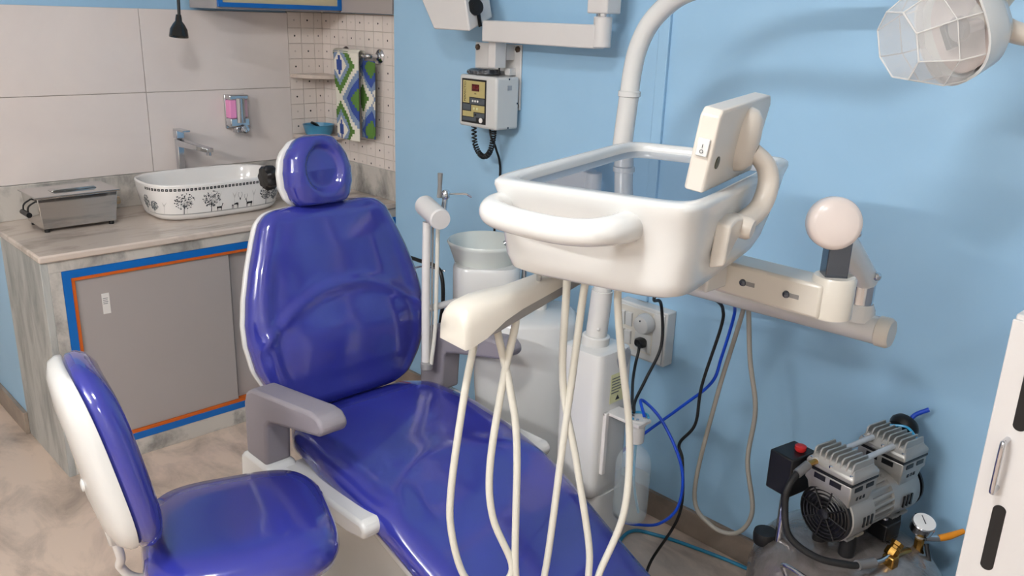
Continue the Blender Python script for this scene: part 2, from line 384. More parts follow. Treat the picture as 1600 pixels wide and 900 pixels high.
def antler(cx, cz, k):
    P = []
    for sg in (-1, 1):
        pts = [(0, 0), (3.2, 3), (4.6, 7), (4.0, 11), (2.8, 13.5)]
        for i in range(4):
            a, b = pts[i], pts[i+1]; P.append([(cx+sg*a[0]*k-.0005, cz+a[1]*k), (cx+sg*a[0]*k+.0005, cz+a[1]*k), (cx+sg*b[0]*k+.0004, cz+b[1]*k), (cx+sg*b[0]*k-.0004, cz+b[1]*k)])
        for i, dx in ((1, 2.5), (2, 2.6), (3, 2.2)):
            a = pts[i]; P.append([(cx+sg*a[0]*k-.0004, cz+a[1]*k), (cx+sg*a[0]*k+.0004, cz+a[1]*k), (cx+sg*(a[0]+dx)*k, cz+(a[1]+3)*k)])
    return P
def deer(s, z, k, fl, ant): 
    P = [sc(p, s, z, k, fl) for p in [body]+legs+[neck, ear]]
    return P+(antler(s-fl*12*k, z+20*k, k) if ant else [])
decal(deer(.052, .7955, .00115, -1, False), 'deer_print', PRINT)
hd = [(-2.2, 4), (2.2, 4), (2.6, 6), (1.2, 0), (0, -1.6), (-1.2, 0), (-2.6, 6)]
decal([sc(p, .118, .797, .0016, -1) for p in [[(-9, 10), (-5, 11), (2, 9), (3, 6), (-4, 6), (-9, 6)]]+legs[:2]] + [sc([(x+0, y+0) for x, y in q], .118, .797, .0016, -1) for q in legs[2:]] + [sc(hd, .14, .824, .0013)] + antler(.14, .83, .00175), 'deer_print', PRINT)
decal(deer(.182, .797, .0014, 1, True), 'deer_print', PRINT)
decal([[(-.25+i*.011, .7885), (-.25+(i+1)*.011, .7885), (-.25+(i+1)*.011, .7925), (-.25+i*.011, .7925)] for i in range(62)], 'ground_band', mat('print_band', (170, 168, 164), .4))

# ---- tap
tp = thing('basin_tap', (-.688, -.04, .765), 'square chrome basin mixer tap behind the printed basin', 'tap')
MB().box((-.703, -.06, .765), (-.673, -.024, .772)).build('base_plate', CHROME, tp, .002)
MB().box((-.701, -.056, .772), (-.675, -.028, 1.012)).build('column', CHROME, tp, .003)
MB().add([(-.703, -.04, 1.012), (-.703, -.064, 1.012), (-.673, -.064, 1.012), (-.673, -.04, 1.012), (-.633, -.165, .985), (-.603, -.155, .985), (-.633, -.165, .968), (-.603, -.155, .968), (-.703, -.064, .985), (-.673, -.064, .985), (-.703, -.04, .985), (-.673, -.04, .985)],
         [(0, 1, 2, 3), (1, 4, 5, 2), (4, 6, 7, 5), (8, 9, 7, 6), (1, 8, 6, 4), (2, 5, 7, 9), (0, 10, 8, 1), (3, 2, 9, 11), (0, 3, 11, 10), (10, 11, 9, 8)]).build('spout', CHROME, tp, .002)
cyl('aerator', (-.622, -.153, .958), (-.622, -.153, .97), .010, CHROME, tp)
MB().box((-.704, -.06, 1.016), (-.672, -.026, 1.048)).build('lever_block', CHROME, tp, .003)
MB().box((-.704, -.115, 1.046), (-.672, -.028, 1.053)).build('lever', CHROME, tp, .002)

# ---- steriliser
st = thing('instrument_steriliser', (-1.155, -.185, .765), 'mirror-finish steel box steriliser with hinged lid on the worktop', 'steriliser')
MB().loft([[V((x, y, z)) for x, y in ((x0, y0), (x1, y0), (x1, y1), (x0, y1))] for x0, x1, y0, y1, z in ((-1.27, -1.03, -.262, -.1, .777), (-1.28, -1.02, -.27, -.095, .884))]).build('body', STEEL, st, .003)
for x_ in (-1.255, -1.045):
    for y_ in (-.25, -.11): cyl('foot', (x_, y_, .765), (x_, y_, .779), .009, BLACK, st)
lid = MB().box((-1.288, -.276, .884), (-1.012, -.09, .890)).build('lid', STEEL, st, .002)
MB().prism([(-.075, 0), (-.065, .007), (.065, .007), (.075, 0)], ((-1.14, -.185, .890), XA, ZA, YA), -.02, .02).build('lid_grip', STEEL, lid, .002)
for y_ in (-.25, -.2): tube('handle_wire', [(-1.279, y_, .873), (-1.302, y_, .858), (-1.306, y_, .832)], .003, BLACK, st, 8)
cyl('handle_grip', (-1.306, -.262, .832), (-1.306, -.188, .832), .009, BLACK, st, n=16)
cyl('control_knob', (-1.024, -.20, .835), (-.992, -.20, .835), .014, mat('brushed_knob', (170, 150, 125), .3, .9), st, bevel=.002)
cyl('pilot_lamp', (-1.022, -.20, .862), (-1.008, -.20, .862), .007, BLACK, st)

# ---- soap dispenser
sd = thing('soap_dispenser', (-.43, 0, 1.01), 'chrome wall soap dispenser holding pink liquid soap', 'soap dispenser')
MB().box((-.474, -.012, 1.035), (-.386, -.001, 1.172)).build('back_plate', CHROME, sd, .003)
MB().box((-.472, -.052, 1.08), (-.444, -.012, 1.152)).build('soap_window', PINK, sd, .003)
MB().box((-.412, -.045, 1.08), (-.392, -.012, 1.152)).build('side_window', mat('pale_pink', (214, 176, 190), .25), sd, .003)
MB().box((-.474, -.055, 1.152), (-.39, -.01, 1.172)).build('cap', CHROME, sd, .005)
MB().box((-.474, -.055, 1.045), (-.39, -.01, 1.08)).build('lower_case', CHROME, sd, .005)
MB().lathe([(.021, 0), (.021, .1)], (-.428, -.046, 1.06), n=20).build('front_column', CHROME, sd, .002)
MB().lathe([(.004, -.012), (.014, -.010), (.018, 0), (.014, .01), (.004, .012)], (-.42, -.068, 1.036), (-.15, -.9, .3), 20).build('push_button', CHROME, sd)
MB().box((-.45, -.05, 1.018), (-.405, -.012, 1.046)).build('nozzle_block', CHROME, sd, .006)

# ---- corner shelves, bowl, towel
def shelf(z, label):
    pts = [V((0, 0, z)), V((-.163, 0, z))]
    for k in range(13):
        a = math.pi/2*k/12; pts.append(V((-.163*math.cos(a)**.9 if k < 12 else 0, -.17*math.sin(a)**.9 if k else -.0001, z)))
    poly = [(0, 0)]+[(-.165*math.cos(math.pi/2*k/14), -.165*math.sin(math.pi/2*k/14)) for k in range(15)]
    tag(MB().prism(poly, ((0, 0, z), XA, YA, ZA), -.016, 0).build('corner_shelf', MARBLE_TOP, None, .003), label, 'shelf')
shelf(1.247, 'empty quarter-round marble corner shelf, the upper of the two')
shelf(.992, 'quarter-round marble corner shelf carrying the blue bowl')
tag(MB().lathe([(.02, .004), (.05, .002), (.056, .006), (.066, .044), (.068, .046), (.064, .046), (.054, .01), (.02, .007)], (-.083, -.078, .991), n=36).build('bowl', BOWLB), 'small round blue plastic bowl on the corner shelf', 'bowl')
tag(MB().tube([(-.135, -.11, 1.050), (-.10, -.09, 1.036), (-.062, -.068, 1.012)], [.006, .007, .004], 10).build('stirring_handle', BLACK), 'black handled stirrer resting in the blue bowl', 'stirrer')
tr = thing('towel_rail', (0, -.42, 1.34), 'chrome towel rail on the dotted tile wall', 'towel rail')
for y_ in (-.425, -.185):
    MB().lathe([(.028, 0), (.028, .004), (.022, .010), (.012, .014)], (0, y_, 1.34), (-1, 0, 0), 28).build('rose', CHROME, tr)
MB().tube([(-.012, -.425, 1.34), (-.045, -.425, 1.34), (-.06, -.412, 1.341), (-.062, -.38, 1.342), (-.062, -.212, 1.342), (-.055, -.188, 1.341), (-.012, -.185, 1.34)], .009, 14).build('rail', CHROME, tr)
def towelcol(i, j, back):
    if not back:
        C_ = ((6, 9, 0), (6, 53, 0), (29, 31, 1))
    else:
        C_ = ((4, 31, 2), (16, 9, 1), (16, 54, 1))
    best = min(C_, key=lambda c: abs(i-c[0])+abs(j-c[1])-(0 if c[2] == 0 else 4)); dx, dj = abs(i-best[0]), abs(j-best[1]); d = dx+dj
    d2 = 2*(dx//2)+2*(dj//2)
    if best[2] == 0:
        if dx <= 3 and dj <= 3 or dx <= 1 and dj <= 6: return 1
        return 0 if d < 10 else 3 if d2 < 14 else 2 if d2 < 20 else 0
    if best[2] == 2: return 2 if d2 < 10 else 0 if d2 < 15 else 3 if d2 < 18 else 0
    return 2 if d2 < 8 else 1 if d < 15 else 3 if d2 < 19 else 0
def towel_sheet(mb, W_, H_, y0, y1, x, z0, z1, ph, back=False):
    vs = []; fs = []; mi = []
    for j in range(H_+1):
        for i in range(W_+1):
            u = i/W_; v_ = j/H_; wv = .006*math.sin(u*6.0+ph)*(.3+.7*v_)+.004*math.sin(u*13+ph*2)*v_
            xx = x+wv; zz = z0+(z1-z0)*(1-v_)
            if back and u > .35: zz = min(zz, z1-.03)
            wv_top = max(0, 1-v_/.08); xx = xx-wv*wv_top
            yy = y0+(y1-y0)*u; yy = yy+(.008*(v_)*(u-.5)*2)
            vs.append((xx, yy, zz))
    for j in range(H_):
        for i in range(W_):
            a = j*(W_+1)+i; fs.append((a, a+1, a+W_+2, a+W_+1)); mi.append(towelcol(i, j, back))
    o = len(mb.v); mb.v += [V(p) for p in vs]; mb.f += [tuple(q+o for q in f) for f in fs]; mb.mi += mi
tm = MB(); towel_sheet(tm, 30, 60, -.205, -.385, -.078, .997, 1.354, .4)
towel_sheet(tm, 22, 60, -.34, -.448, -.044, 1.012, 1.35, 2.0, True)
for q in range(12):    # fold over the rail
    a0, a1 = math.pi*q/12, math.pi*(q+1)/12
    tm.add([(-.062-.017*math.cos(a), y_, 1.347+.014*math.sin(a)) for a in (a0, a1) for y_ in (-.205, -.385)], [(0, 1, 3, 2)], 0)
tw = tm.build('hand_towel', [TW, TB, TG, TS]); tag(tw, 'hand towel with blue, green and white stepped diamonds hanging on the rail', 'towel')
sm = tw.modifiers.new('thick', 'SOLIDIFY'); sm.thickness = .003; sm.offset = 0

# ---- overhead cabinet and reading lamp
oc = thing('wall_cabinet', (-.3, 0, 1.503), 'grey overhead wall cabinet with blue framed door above the basin', 'cabinet')
MB().box((-.585, -.222, 1.503), (-.05, -.002, 1.95)).build('carcass', GREYL, oc, .001)
MB().box((-.05, -.575, 1.503), (-.0005, -.002, 1.95)).build('end_panel', GREYL, oc, .001)
fb = MB(); x0, x1, z0, z1, wd = -.58, -.052, 1.51, 1.95, .016
fb.box((x0, -.236, z0), (x0+wd, -.222, z1)); fb.box((x1-wd, -.236, z0), (x1, -.222, z1)); fb.box((x0+wd, -.236, z0), (x1-wd, -.222, z0+wd)); fb.box((x0+wd, -.236, z1-wd), (x1-wd, -.222, z1))
fb.build('door_frame', BLUEL, oc); MB().box((x0+wd, -.229, z0+wd), (x1-wd, -.222, z1-wd)).build('door_panel', BEIGEBOX, oc)
gl = thing('gooseneck_lamp', (-.75, -.26, 1.385), 'black gooseneck lamp with bell shade hanging over the worktop', 'lamp')
tube('gooseneck', [(-.705, -.06, 1.95), (-.73, -.22, 1.80), (-.735, -.25, 1.62), (-.736, -.25, 1.52), (-.738, -.25, 1.47)], .0055, BLACK, gl)
MB().lathe([(.009, .0), (.011, .012), (.012, .022), (.02, .032), (.03, .05), (.0335, .075), (.032, .077), (.027, .055), (.012, .03)], (-.739, -.249, 1.478), (-.12, -.1, -1), 28, cap1=False).build('shade', mat('black_gloss', (14, 14, 15), .12, coat=.5), gl)
MB().lathe([(.004, 0), (.012, .01), (.014, .03), (.008, .04)], (-.744, -.253, 1.448), (-.12, -.1, -1), 16).build('bulb', CHROME, gl)
MB().lathe([(.03, 0), (.03, .02)], (-.705, -.02, 1.95), (0, 1, 0), 20).build('wall_mount', BLACK, gl)

# ================================================================== WALL X-RAY UNIT
xr = thing('dental_xray_machine', (BW, -1.2, 1.15), 'white wall-mounted dental x-ray machine with folding arm and control box', 'x-ray machine')
MB().box((BW-.008, -1.306, 1.215), (BW, -1.082, 1.424)).build('wall_plate', WHITEM, xr, .003)
for y_, z_ in ((-1.097, 1.408), (-1.291, 1.41), (-1.293, 1.23), (-1.1, 1.23)):
    MB().lathe([(.0105, 0), (.0105, .005), (.006, .009)], (BW-.008, y_, z_), (-1, 0, 0), 6).build('bolt', mat('rusty_bolt', (92, 74, 60), .5, .6), xr)
MB().box((-.168, -1.282, 1.352), (-.12, -1.248, 1.432)).build('bracket', WHITEM, xr, .002)
MB().box((-.112, -1.275, 1.375), (BW-.008, -1.245, 1.42)).build('bracket_neck', WHITEM, xr, .001)
MB().box((-.105, -1.285, 1.327), (BW-.008, -1.262, 1.35)).build('hook_plate', WHITEM, xr, .001)
MB().cyl((-.13, -1.262, 1.325), (-.13, -1.262, 1.353), .003, n=8).build('feed_wire', BLACK, xr)
arm = MB().box((-.195, -1.715, 1.432), (-.145, -1.245, 1.497)).build('horizontal_arm', WHITEM, xr, .004)
MB().lathe([(.026, 0), (.026, .083)], (-.17, -1.722, 1.436), n=28).build('elbow', WHITEM, xr, .003)
MB().lathe([(.02, 0), (.02, .008)], (-.17, -1.722, 1.519), n=24).build('elbow_ring', CHROME, xr)
MB().box((-.2, -1.76, 1.527), (-.14, -1.686, 2.0)).build('sleeve', WHITEM, xr, .004)
MB().box((-.2, -1.76, 2.0), (-.14, -1.22, 2.05)).build('upper_arm', WHITEM, xr, .004)
MB().cyl((-.2, -1.25, 1.75), (-.2, -1.25, 2.03), .02).build('drop_rod', WHITEM, xr)
P8 = [(-.25, -.93, 1.66), (-.25, -1.072, 1.462), (-.25, -1.25, 1.462), (-.25, -1.19, 1.70), (-.12, -.93, 1.66), (-.12, -1.10, 1.50), (-.12, -1.215, 1.505), (-.12, -1.16, 1.70)]
hdm = MB().add(P8, [(0, 1, 2, 3), (4, 7, 6, 5), (0, 4, 5, 1), (1, 5, 6, 2), (2, 6, 7, 3), (3, 7, 4, 0)]).box((-.26, -1.16, 1.66), (-.12, -.95, 1.76)).build('tube_head', WHITEM, xr, .006)
MB().add([(-.205, -1.241, 1.475), (-.190, -1.238, 1.478), (-.190, -1.181, 1.705), (-.205, -1.184, 1.70)], [(0, 1, 2, 3)]).build('black_seam', BLACK, hdm).modifiers.new('t', 'SOLIDIFY').thickness = .003
MB().lathe([(.026, 0), (.026, .01), (.012, .011), (.012, .013)], (-.21, -1.226, 1.535), (-.35, -1, .26), 28).build('pivot_disc', BLACK, hdm)
# control box
MB().box((-.09, -1.25, 1.19), (BW-.007, -1.16, 1.30)).build('box_bracket', WHITEM, xr)
cb = MB().box((-.19, -1.316, 1.157), (-.088, -1.135, 1.325)).build('control_box', WHITE, xr, .008, seg=3)
pf = ((-.1903, -1.218, 1.2405), (0, -1, 0), (0, 0, 1), (-1, 0, 0))      # panel frame: a to the right, b up
def rect(a0, b0, a1, b1): return [(a0, b0), (a1, b0), (a1, b1), (a0, b1)]
pn = MB().prism(rect(-.068, -.07, .05, .072), pf, 0, .0015).build('control_panel', BLACK, cb)
MB().prism([(-.062, -.006), (-.03, -.006), (-.03, .014), (.045, .014), (.045, .066), (-.062, .066)], pf, .0015, .0022).build('gold_print', GOLD, pn)
MB().prism([(-.062, -.03), (-.022, -.03), (-.022, -.008), (.045, -.008), (.045, .011), (-.027, .011), (-.027, -.009), (-.062, -.009)], pf, .0015, .0022).build('slate_print', SLATE, pn)
MB().prism([(-.062, -.05), (-.008, -.05), (-.008, -.033), (.045, -.033), (.045, -.011), (-.019, -.011), (-.019, -.0325), (-.062, -.0325)], pf, .0015, .0022).build('gold_print', GOLD, pn)
MB().prism([(-.062, -.064), (.005, -.064), (.005, -.05), (.045, -.05), (.045, -.0355), (-.005, -.0355), (-.005, -.0525), (-.062, -.0525)], pf, .0015, .0022).build('slate_print', SLATE, pn)
dp = MB().prism(rect(-.018, .034, .018, .056), pf, .0022, .003).build('display_window', LED, pn)
text('digits', '00.00', .014, (V(pf[0])+V((-.0032, .0, .045)), (0, -1, 0), (0, 0, 1), (-1, 0, 0)), mat('led_digits', (120, 30, 30), .3), pn)
text('brand_lettering', 'PERFECTIO', .013, (V(pf[0])+V((-.0024, .051, .03)), (0, 0, 1), (0, 1, 0), (-1, 0, 0)), mat('dark_olive', (60, 52, 30), .5), pn)
text('lettering', 'SEC', .006, (V(pf[0])+V((-.0024, .0, .026)), (0, -1, 0), (0, 0, 1), (-1, 0, 0)), PRINT, pn)
for a_ in (-.012, 0, .012): MB().lathe([(.0038, 0), (.0034, .0015)], V(pf[0])+V((-.0022, -a_, .002)), (-1, 0, 0), 14).build('button', CERAMIC, pn)
for a_ in (-.006, .01): MB().lathe([(.0042, 0), (.004, .001)], V(pf[0])+V((-.0022, -a_, -.022)), (-1, 0, 0), 14).build('button', LABELY, pn)
MB().lathe([(.004, 0), (.004, .001)], V(pf[0])+V((-.0022, -.002, -.042)), (-1, 0, 0), 14).build('button', BLACK, pn)
MB().lathe([(.0085, 0), (.008, .002)], V(pf[0])+V((-.0016, -.028, -.058)), (-1, 0, 0), 18).build('power_key', CERAMIC, pn)
MB().box((-.142, -1.3172, 1.283), (-.123, -1.316, 1.298)).build('rating_label', GREYSTK, cb)
for x_, z_ in ((-.135, 1.318), (-.135, 1.163), (-.096, 1.24)): MB().lathe([(.003, 0), (.003, .001)], (x_, -1.316, z_), (0, -1, 0), 10).build('screw', DKSTEEL, cb)
# coiled cord
c1 = []; base = [V(p) for p in ((-.15, -1.165, 1.16), (-.15, -1.172, 1.10), (-.15, -1.195, 1.066), (-.15, -1.225, 1.058), (-.15, -1.25, 1.08), (-.15, -1.262, 1.12), (-.15, -1.267, 1.158))]
P = [base[0]*2-base[1]]+base+[base[-1]*2-base[-2]]; N = 0
for i in range(1, len(P)-2):
    for k in range(60):
        q = k/60; p = .5*((2*P[i])+(P[i+1]-P[i-1])*q+(2*P[i-1]-5*P[i]+4*P[i+1]-P[i+2])*q*q+(3*P[i]-P[i-1]-3*P[i+1]+P[i+2])*q**3)
        tg = (P[i+1]-P[i]).normalized(); nx = V((1, 0, 0)); ny = tg.cross(nx); a = N*2*math.pi/12; c1.append(p+(nx*math.cos(a)+ny*math.sin(a))*.0075); N += 1
MB().tube(c1, .0027, 6, False).build('coiled_cord', BLACK, xr)
tube('mains_lead', [(-.11, -1.20, 1.16), (-.115, -1.215, 1.12), (-.10, -1.225, 1.08), (-.075, -1.222, 1.0), (-.073, -1.20, .80), (-.073, -1.18, .5)], .004, BLACK, xr)
pk = MB()
pk.loft([sup((-.135, -1.193+dy, 1.3255+h), XA, YA, a, b*.82, 24, .7) for a, b, h, dy in ((.042, .062, 0, 0), (.047, .07, .004, 0), (.045, .068, .012, .0), (.036, .058, .018, -.004), (.02, .035, .021, -.006))])
tag(pk.build('cable_pouch', mat('dark_film', (52, 54, 58), .18, coat=.6, var=((110, 112, 116), 60, 3, .5, .7, (1, 1, 1)), bump=.6)), 'dark plastic pouch lying on top of the x-ray control box', 'pouch')

# ================================================================== SWITCH BOARD
sb = thing('switch_board', (BW, -1.905, .53), 'white surface switch board with a three-pin plug on the blue wall', 'switch board')
MB().box((BW-.045, -1.99, .528), (BW, -1.806, .698)).build('back_box', WHITE, sb, .004)
fc = MB().box((BW-.053, -1.984, .534), (BW-.045, -1.812, .692)).build('face_plate', WHITE, sb, .004)
MB().box((BW-.055, -1.948, .556), (BW-.053, -1.826, .69)).build('grid_plate', CREAM, sb, .001)
for k in range(2):
    for z_ in (.627, .57): MB().add([(BW-.055, -1.872+k*.027, z_), (BW-.055, -1.849+k*.027, z_), (BW-.055, -1.849+k*.027, z_+.046), (BW-.055, -1.872+k*.027, z_+.046), (BW-.060, -1.872+k*.027, z_+.002), (BW-.060, -1.849+k*.027, z_+.002), (BW-.064, -1.849+k*.027, z_+.044), (BW-.064, -1.872+k*.027, z_+.044)],
                   [(4, 5, 6, 7), (0, 1, 5, 4), (1, 2, 6, 5), (2, 3, 7, 6), (3, 0, 4, 7)]).build('rocker_switch', WHITE, sb, .001)
MB().box((BW-.057, -1.945, .562), (BW-.055, -1.885, .618)).build('socket', WHITE, sb, .002)
pgw = thing('plug', (BW-.06, -1.93, .62), 'round white three-pin plug in the upper socket', 'plug')
MB().lathe([(.031, 0), (.031, .014), (.026, .03), (.014, .034)], (BW-.056, -1.925, .655), (-1, 0, -.06), 28).build('plug_body', WHITE, pgw, .001)
MB().lathe([(.003, 0), (.003, .001)], (BW-.09, -1.925, .668), (-1, 0, 0), 8).build('plug_screw', DKSTEEL, pgw)
pb = thing('power_lead', (BW-.07, -1.93, .6), 'black moulded plug and lead in the lower socket', 'power lead')
MB().loft([sup(c, YA, ZA, a, b, 16, .7) for c, a, b in (((BW-.057, -1.915, .59), .018, .016), ((BW-.075, -1.917, .592), .018, .015), ((BW-.09, -1.92, .598), .01, .01))]).build('black_plug', BLACK, pb, .001)
tube('lead', [(BW-.085, -1.92, .598), (-.165, -1.935, .585), (-.19, -1.945, .545), (-.25, -1.985, .52), (-.36, -2.07, .515), (-.43, -2.12, .545), (-.478, -2.15, .562)], .0045, BLACK, pb)

# ================================================================== DENTAL CHAIR
XC = -.868
dc = thing('dental_chair', (XC, -1.8, 0), 'blue vinyl dental patient chair with white shell and grey armrests', 'dental chair')
def smooth(x): return x*x*(3-2*x)
def cushion(path, wtab, front, back, relief=None, n=88, e=.55, cx=XC, steps=64):
    """path(s)->(point, normal); s in 0..1 ; wtab half width ; front/back thickness tables"""
    rings = []
    for i in range(steps+1):
        s_ = i/steps; p, nn = path(s_); w_ = ip(wtab, s_); f_ = ip(front, s_); b_ = ip(back, s_); r = []
        for k in range(n):
            a = 2*math.pi*k/n; ca, sa = math.cos(a), math.sin(a)
            x = w_*math.copysign(abs(ca)**e, ca); d = (f_ if sa > 0 else b_)*math.copysign(abs(sa)**.62, sa)
            if relief and sa > 0: d += relief(s_, x/max(w_, 1e-4))*min(1, sa*1.6)
            r.append(p+XA*x+nn*d)
        rings.append(r)
    return MB().loft(rings)
def line_path(pts):
    pts = [V((0, y, z)) for y, z in pts]
    L = [0]
    for a, b in zip(pts, pts[1:]): L.append(L[-1]+(b-a).length)
    def cr(s_):
        q = s_*L[-1]
        for i in range(len(pts)-1):
            if q <= L[i+1]+1e-9: break
        t_ = (q-L[i])/(L[i+1]-L[i]); p0 = pts[max(i-1, 0)]; p1 = pts[i]; p2 = pts[i+1]; p3 = pts[min(i+2, len(pts)-1)]
        return .5*((2*p1)+(p2-p0)*t_+(2*p0-5*p1+4*p2-p3)*t_*t_+(3*p1-p0-3*p2+p3)*t_**3)
    def f(s_, cx=XC):
        p = cr(s_); d = (cr(min(1, s_+.01))-cr(max(0, s_-.01))).normalized(); nn = XA.cross(d); 
        return p+XA*cx, nn
    return f
# backrest: path bottom -> top ; normal must face the sitter (-y, up)
bp_ = line_path([(-1.462, .475), (-1.452, .55), (-1.43, .68), (-1.405, .80), (-1.375, .92), (-1.352, 1.015)])
def flip(pf_): 
    def f(s_):
        p, nn = pf_(s_); return p, (nn if nn.y < 0 else -nn)
    return f
wt = [(0, .09), (.02, .15), (.06, .195), (.14, .238), (.26, .268), (.38, .279), (.48, .277), (.6, .264), (.72, .243), (.84, .218), (.92, .196), (.965, .172), (.99, .14), (1, .09)]
def brel(s_, t_):
    edge = smooth(max(0, min(1, (abs(t_)-.62)/.3)))
    lum = .022*math.exp(-((s_-.34)/.16)**2)*(1-t_*t_)
    arc = .009*math.exp(-((s_-(.60-.26*t_*t_))/.028)**2)-.006*math.exp(-((abs(t_)-.76)/.06)**2)*math.sin(math.pi*min(1, s_+.05))
    return -.012*(1-edge)*(.4+.6*math.sin(math.pi*min(1, s_*1.05)))+lum+arc
ft = [(0, .012), (.03, .035), (.08, .052), (.2, .06), (.8, .058), (.92, .05), (.98, .032), (1, .01)]
cushion(flip(bp_), wt, ft, [(0, .005), (.05, .02), (.95, .02), (1, .005)], brel).build('backrest_cushion', VINYL, dc, ang=80)
wsh = [(a, b+.003 if 0 < a < 1 else b) for a, b in wt]
def shp(s_):
    p, nn = flip(bp_)(s_); return p-nn*.018, nn
cushion(shp, wsh, [(0, .004), (.06, .014), (.94, .014), (1, .004)], [(0, .01), (.1, .034), (.9, .03), (1, .01)], None).build('backrest_shell', WHITE, dc, ang=80)
# headrest
hp_ = line_path([(-1.365, 1.012), (-1.362, 1.05), (-1.352, 1.11), (-1.34, 1.165), (-1.33, 1.192)])
def at_x(pf_, cx):
    def f(s_):
        p, nn = flip(pf_)(s_); return V((cx, p.y, p.z)), nn
    return f
hw = [(0, .05), (.04, .07), (.14, .088), (.3, .098), (.5, .098), (.68, .09), (.82, .075), (.93, .053), (.98, .034), (1, .016)]
def hrel(s_, t_):
    d = math.hypot(t_/.62, (s_-.52)/.36); return -.02*smooth(max(0, min(1, (1.05-d)/.35)))
cushion(at_x(hp_, -.882), hw, [(0, .015), (.08, .045), (.5, .055), (.9, .045), (1, .012)], [(0, .005), (.1, .015), (.9, .015), (1, .005)], hrel, e=.75, steps=56).build('headrest_cushion', VINYL, dc, ang=80)
def hsh(s_):
    p, nn = at_x(hp_, -.887)(s_); return p-nn*.018, nn
hs = cushion(hsh, [(a, b+.004) for a, b in hw], [(0, .004), (.1, .014), (.9, .014), (1, .004)], [(0, .006), (.2, .024), (.8, .024), (1, .006)], None, e=.75, steps=30).build('headrest_shell', WHITE, dc, ang=80)
kn = MB(); kc = V((-.998, -1.295, 1.085)); n_ = 40
kn.loft([[kc+V((x_, 0, 0))+V((0, math.cos(2*math.pi*k/n_), math.sin(2*math.pi*k/n_)))*(r_*(1+.09*math.cos(7*2*math.pi*k/n_))) for k in range(n_)] for r_, x_ in ((.02, .03), (.03, .02), (.032, .0), (.026, -.008), (.006, -.01))])
kn.build('headrest_knob', BLACK, dc)
MB().cyl((-1.0, -1.295, 1.085), (-.9, -1.30, 1.085), .011).build('knob_shaft', BLACK, dc)
MB().tube([(-.895, -1.318, 1.06), (-.885, -1.31, 1.0), (-.868, -1.335, .93)], .02, 14).build('headrest_stem', CHROME, dc)
# seat with leg rest
sp_ = line_path([(-1.455, .440), (-1.52, .452), (-1.66, .450), (-1.80, .435), (-1.95, .405), (-2.10, .352), (-2.25, .285), (-2.42, .215), (-2.60, .16), (-2.74, .14)])
def upn(pf_):
    def f(s_):
        p, nn = pf_(s_); return p, (nn if nn.z > 0 else -nn)
    return f
def srel(s_, t_):
    return -.014*(1-smooth(max(0, min(1, (abs(t_)-.5)/.4))))*math.sin(math.pi*min(1, s_*1.3+.05))+.007*math.exp(-((s_-.30-.12*t_*t_)/.035)**2)
sw = [(0, .12), (.015, .17), (.04, .21), (.09, .243), (.2, .262), (.35, .262), (.55, .25), (.8, .232), (.93, .215), (.98, .17), (1, .11)]
cushion(upn(sp_), sw, [(0, .012), (.03, .04), (.08, .055), (.9, .05), (.97, .035), (1, .01)], [(0, .01), (.06, .05), (.5, .055), (.92, .035), (1, .01)], srel, steps=84, e=.5).build('seat_cushion', VINYL, dc, ang=80)
# seat frame, covers
def under(s_):
    p, nn = upn(sp_)(s_); return p-nn*.06, nn
cushion(under, [(0, .1), (.05, .2), (.4, .235), (.9, .2), (1, .14)], [(0, .01), (1, .01)], [(0, .01), (.1, .03), (.5, .035), (1, .015)], None, steps=24, e=.35).build('seat_shell', WHITE, dc, ang=60)
for sg in (-1, 1):
    xo = XC+(-.30 if sg < 0 else .283)
    fr_ = ((xo, 0, 0), YA, ZA, XA)
    ys = -.012 if sg < 0 else .02
    arm_poly = [(a+ys, b+(.02 if sg > 0 else 0)) for a, b in [(-1.488, .432), (-1.490, .575), (-1.503, .606), (-1.53, .622), (-1.80, .660), (-1.83, .659), (-1.848, .645), (-1.852, .628), (-1.838, .612), (-1.65, .570), (-1.61, .560), (-1.595, .545), (-1.588, .432)]]
    MB().prism(arm_poly, fr_, -.035, .035).build('armrest', GREYP, dc, .009, seg=3)
    MB().prism([(-1.47, .36), (-1.475, .42), (-1.495, .437), (-1.61, .437), (-1.66, .38), (-1.70, .33), (-1.52, .31)], fr_, -.042, .042).build('armrest_bracket', WHITE, dc, .012, seg=3)
    MB().prism([(-1.60, .425), (-1.60, .375), (-1.90, .378), (-1.962, .39), (-1.972, .415), (-1.955, .432)], ((XC+sg*.230, 0, 0), YA, ZA, XA), -.072, .072).build('side_step', WHITE, dc, .010, seg=3)
MB().loft([sup((XC, -1.72, z), XA, YA, a, b, 32, .45) for a, b, z in ((.2, .24, .37), (.19, .22, .3), (.17, .2, .2), (.18, .24, .12), (.2, .32, .06), (.21, .35, .02), (.21, .35, 0))]).build('pedestal', WHITE, dc, ang=60)
MB().prism([(-1.50, .27), (-1.95, .31), (-2.25, .20), (-2.25, .17), (-1.95, .26), (-1.5, .2)], ((XC, 0, 0), YA, ZA, XA), -.15, .15).build('tilt_link', BLUEC, dc, .008)
MB().loft([sup((XC, -1.40, z), XA, YA, a, b, 24, .45) for a, b, z in ((.12, .05, .32), (.13, .055, .46), (.12, .05, .6))]).build('back_hinge', GREYU, dc, ang=60)

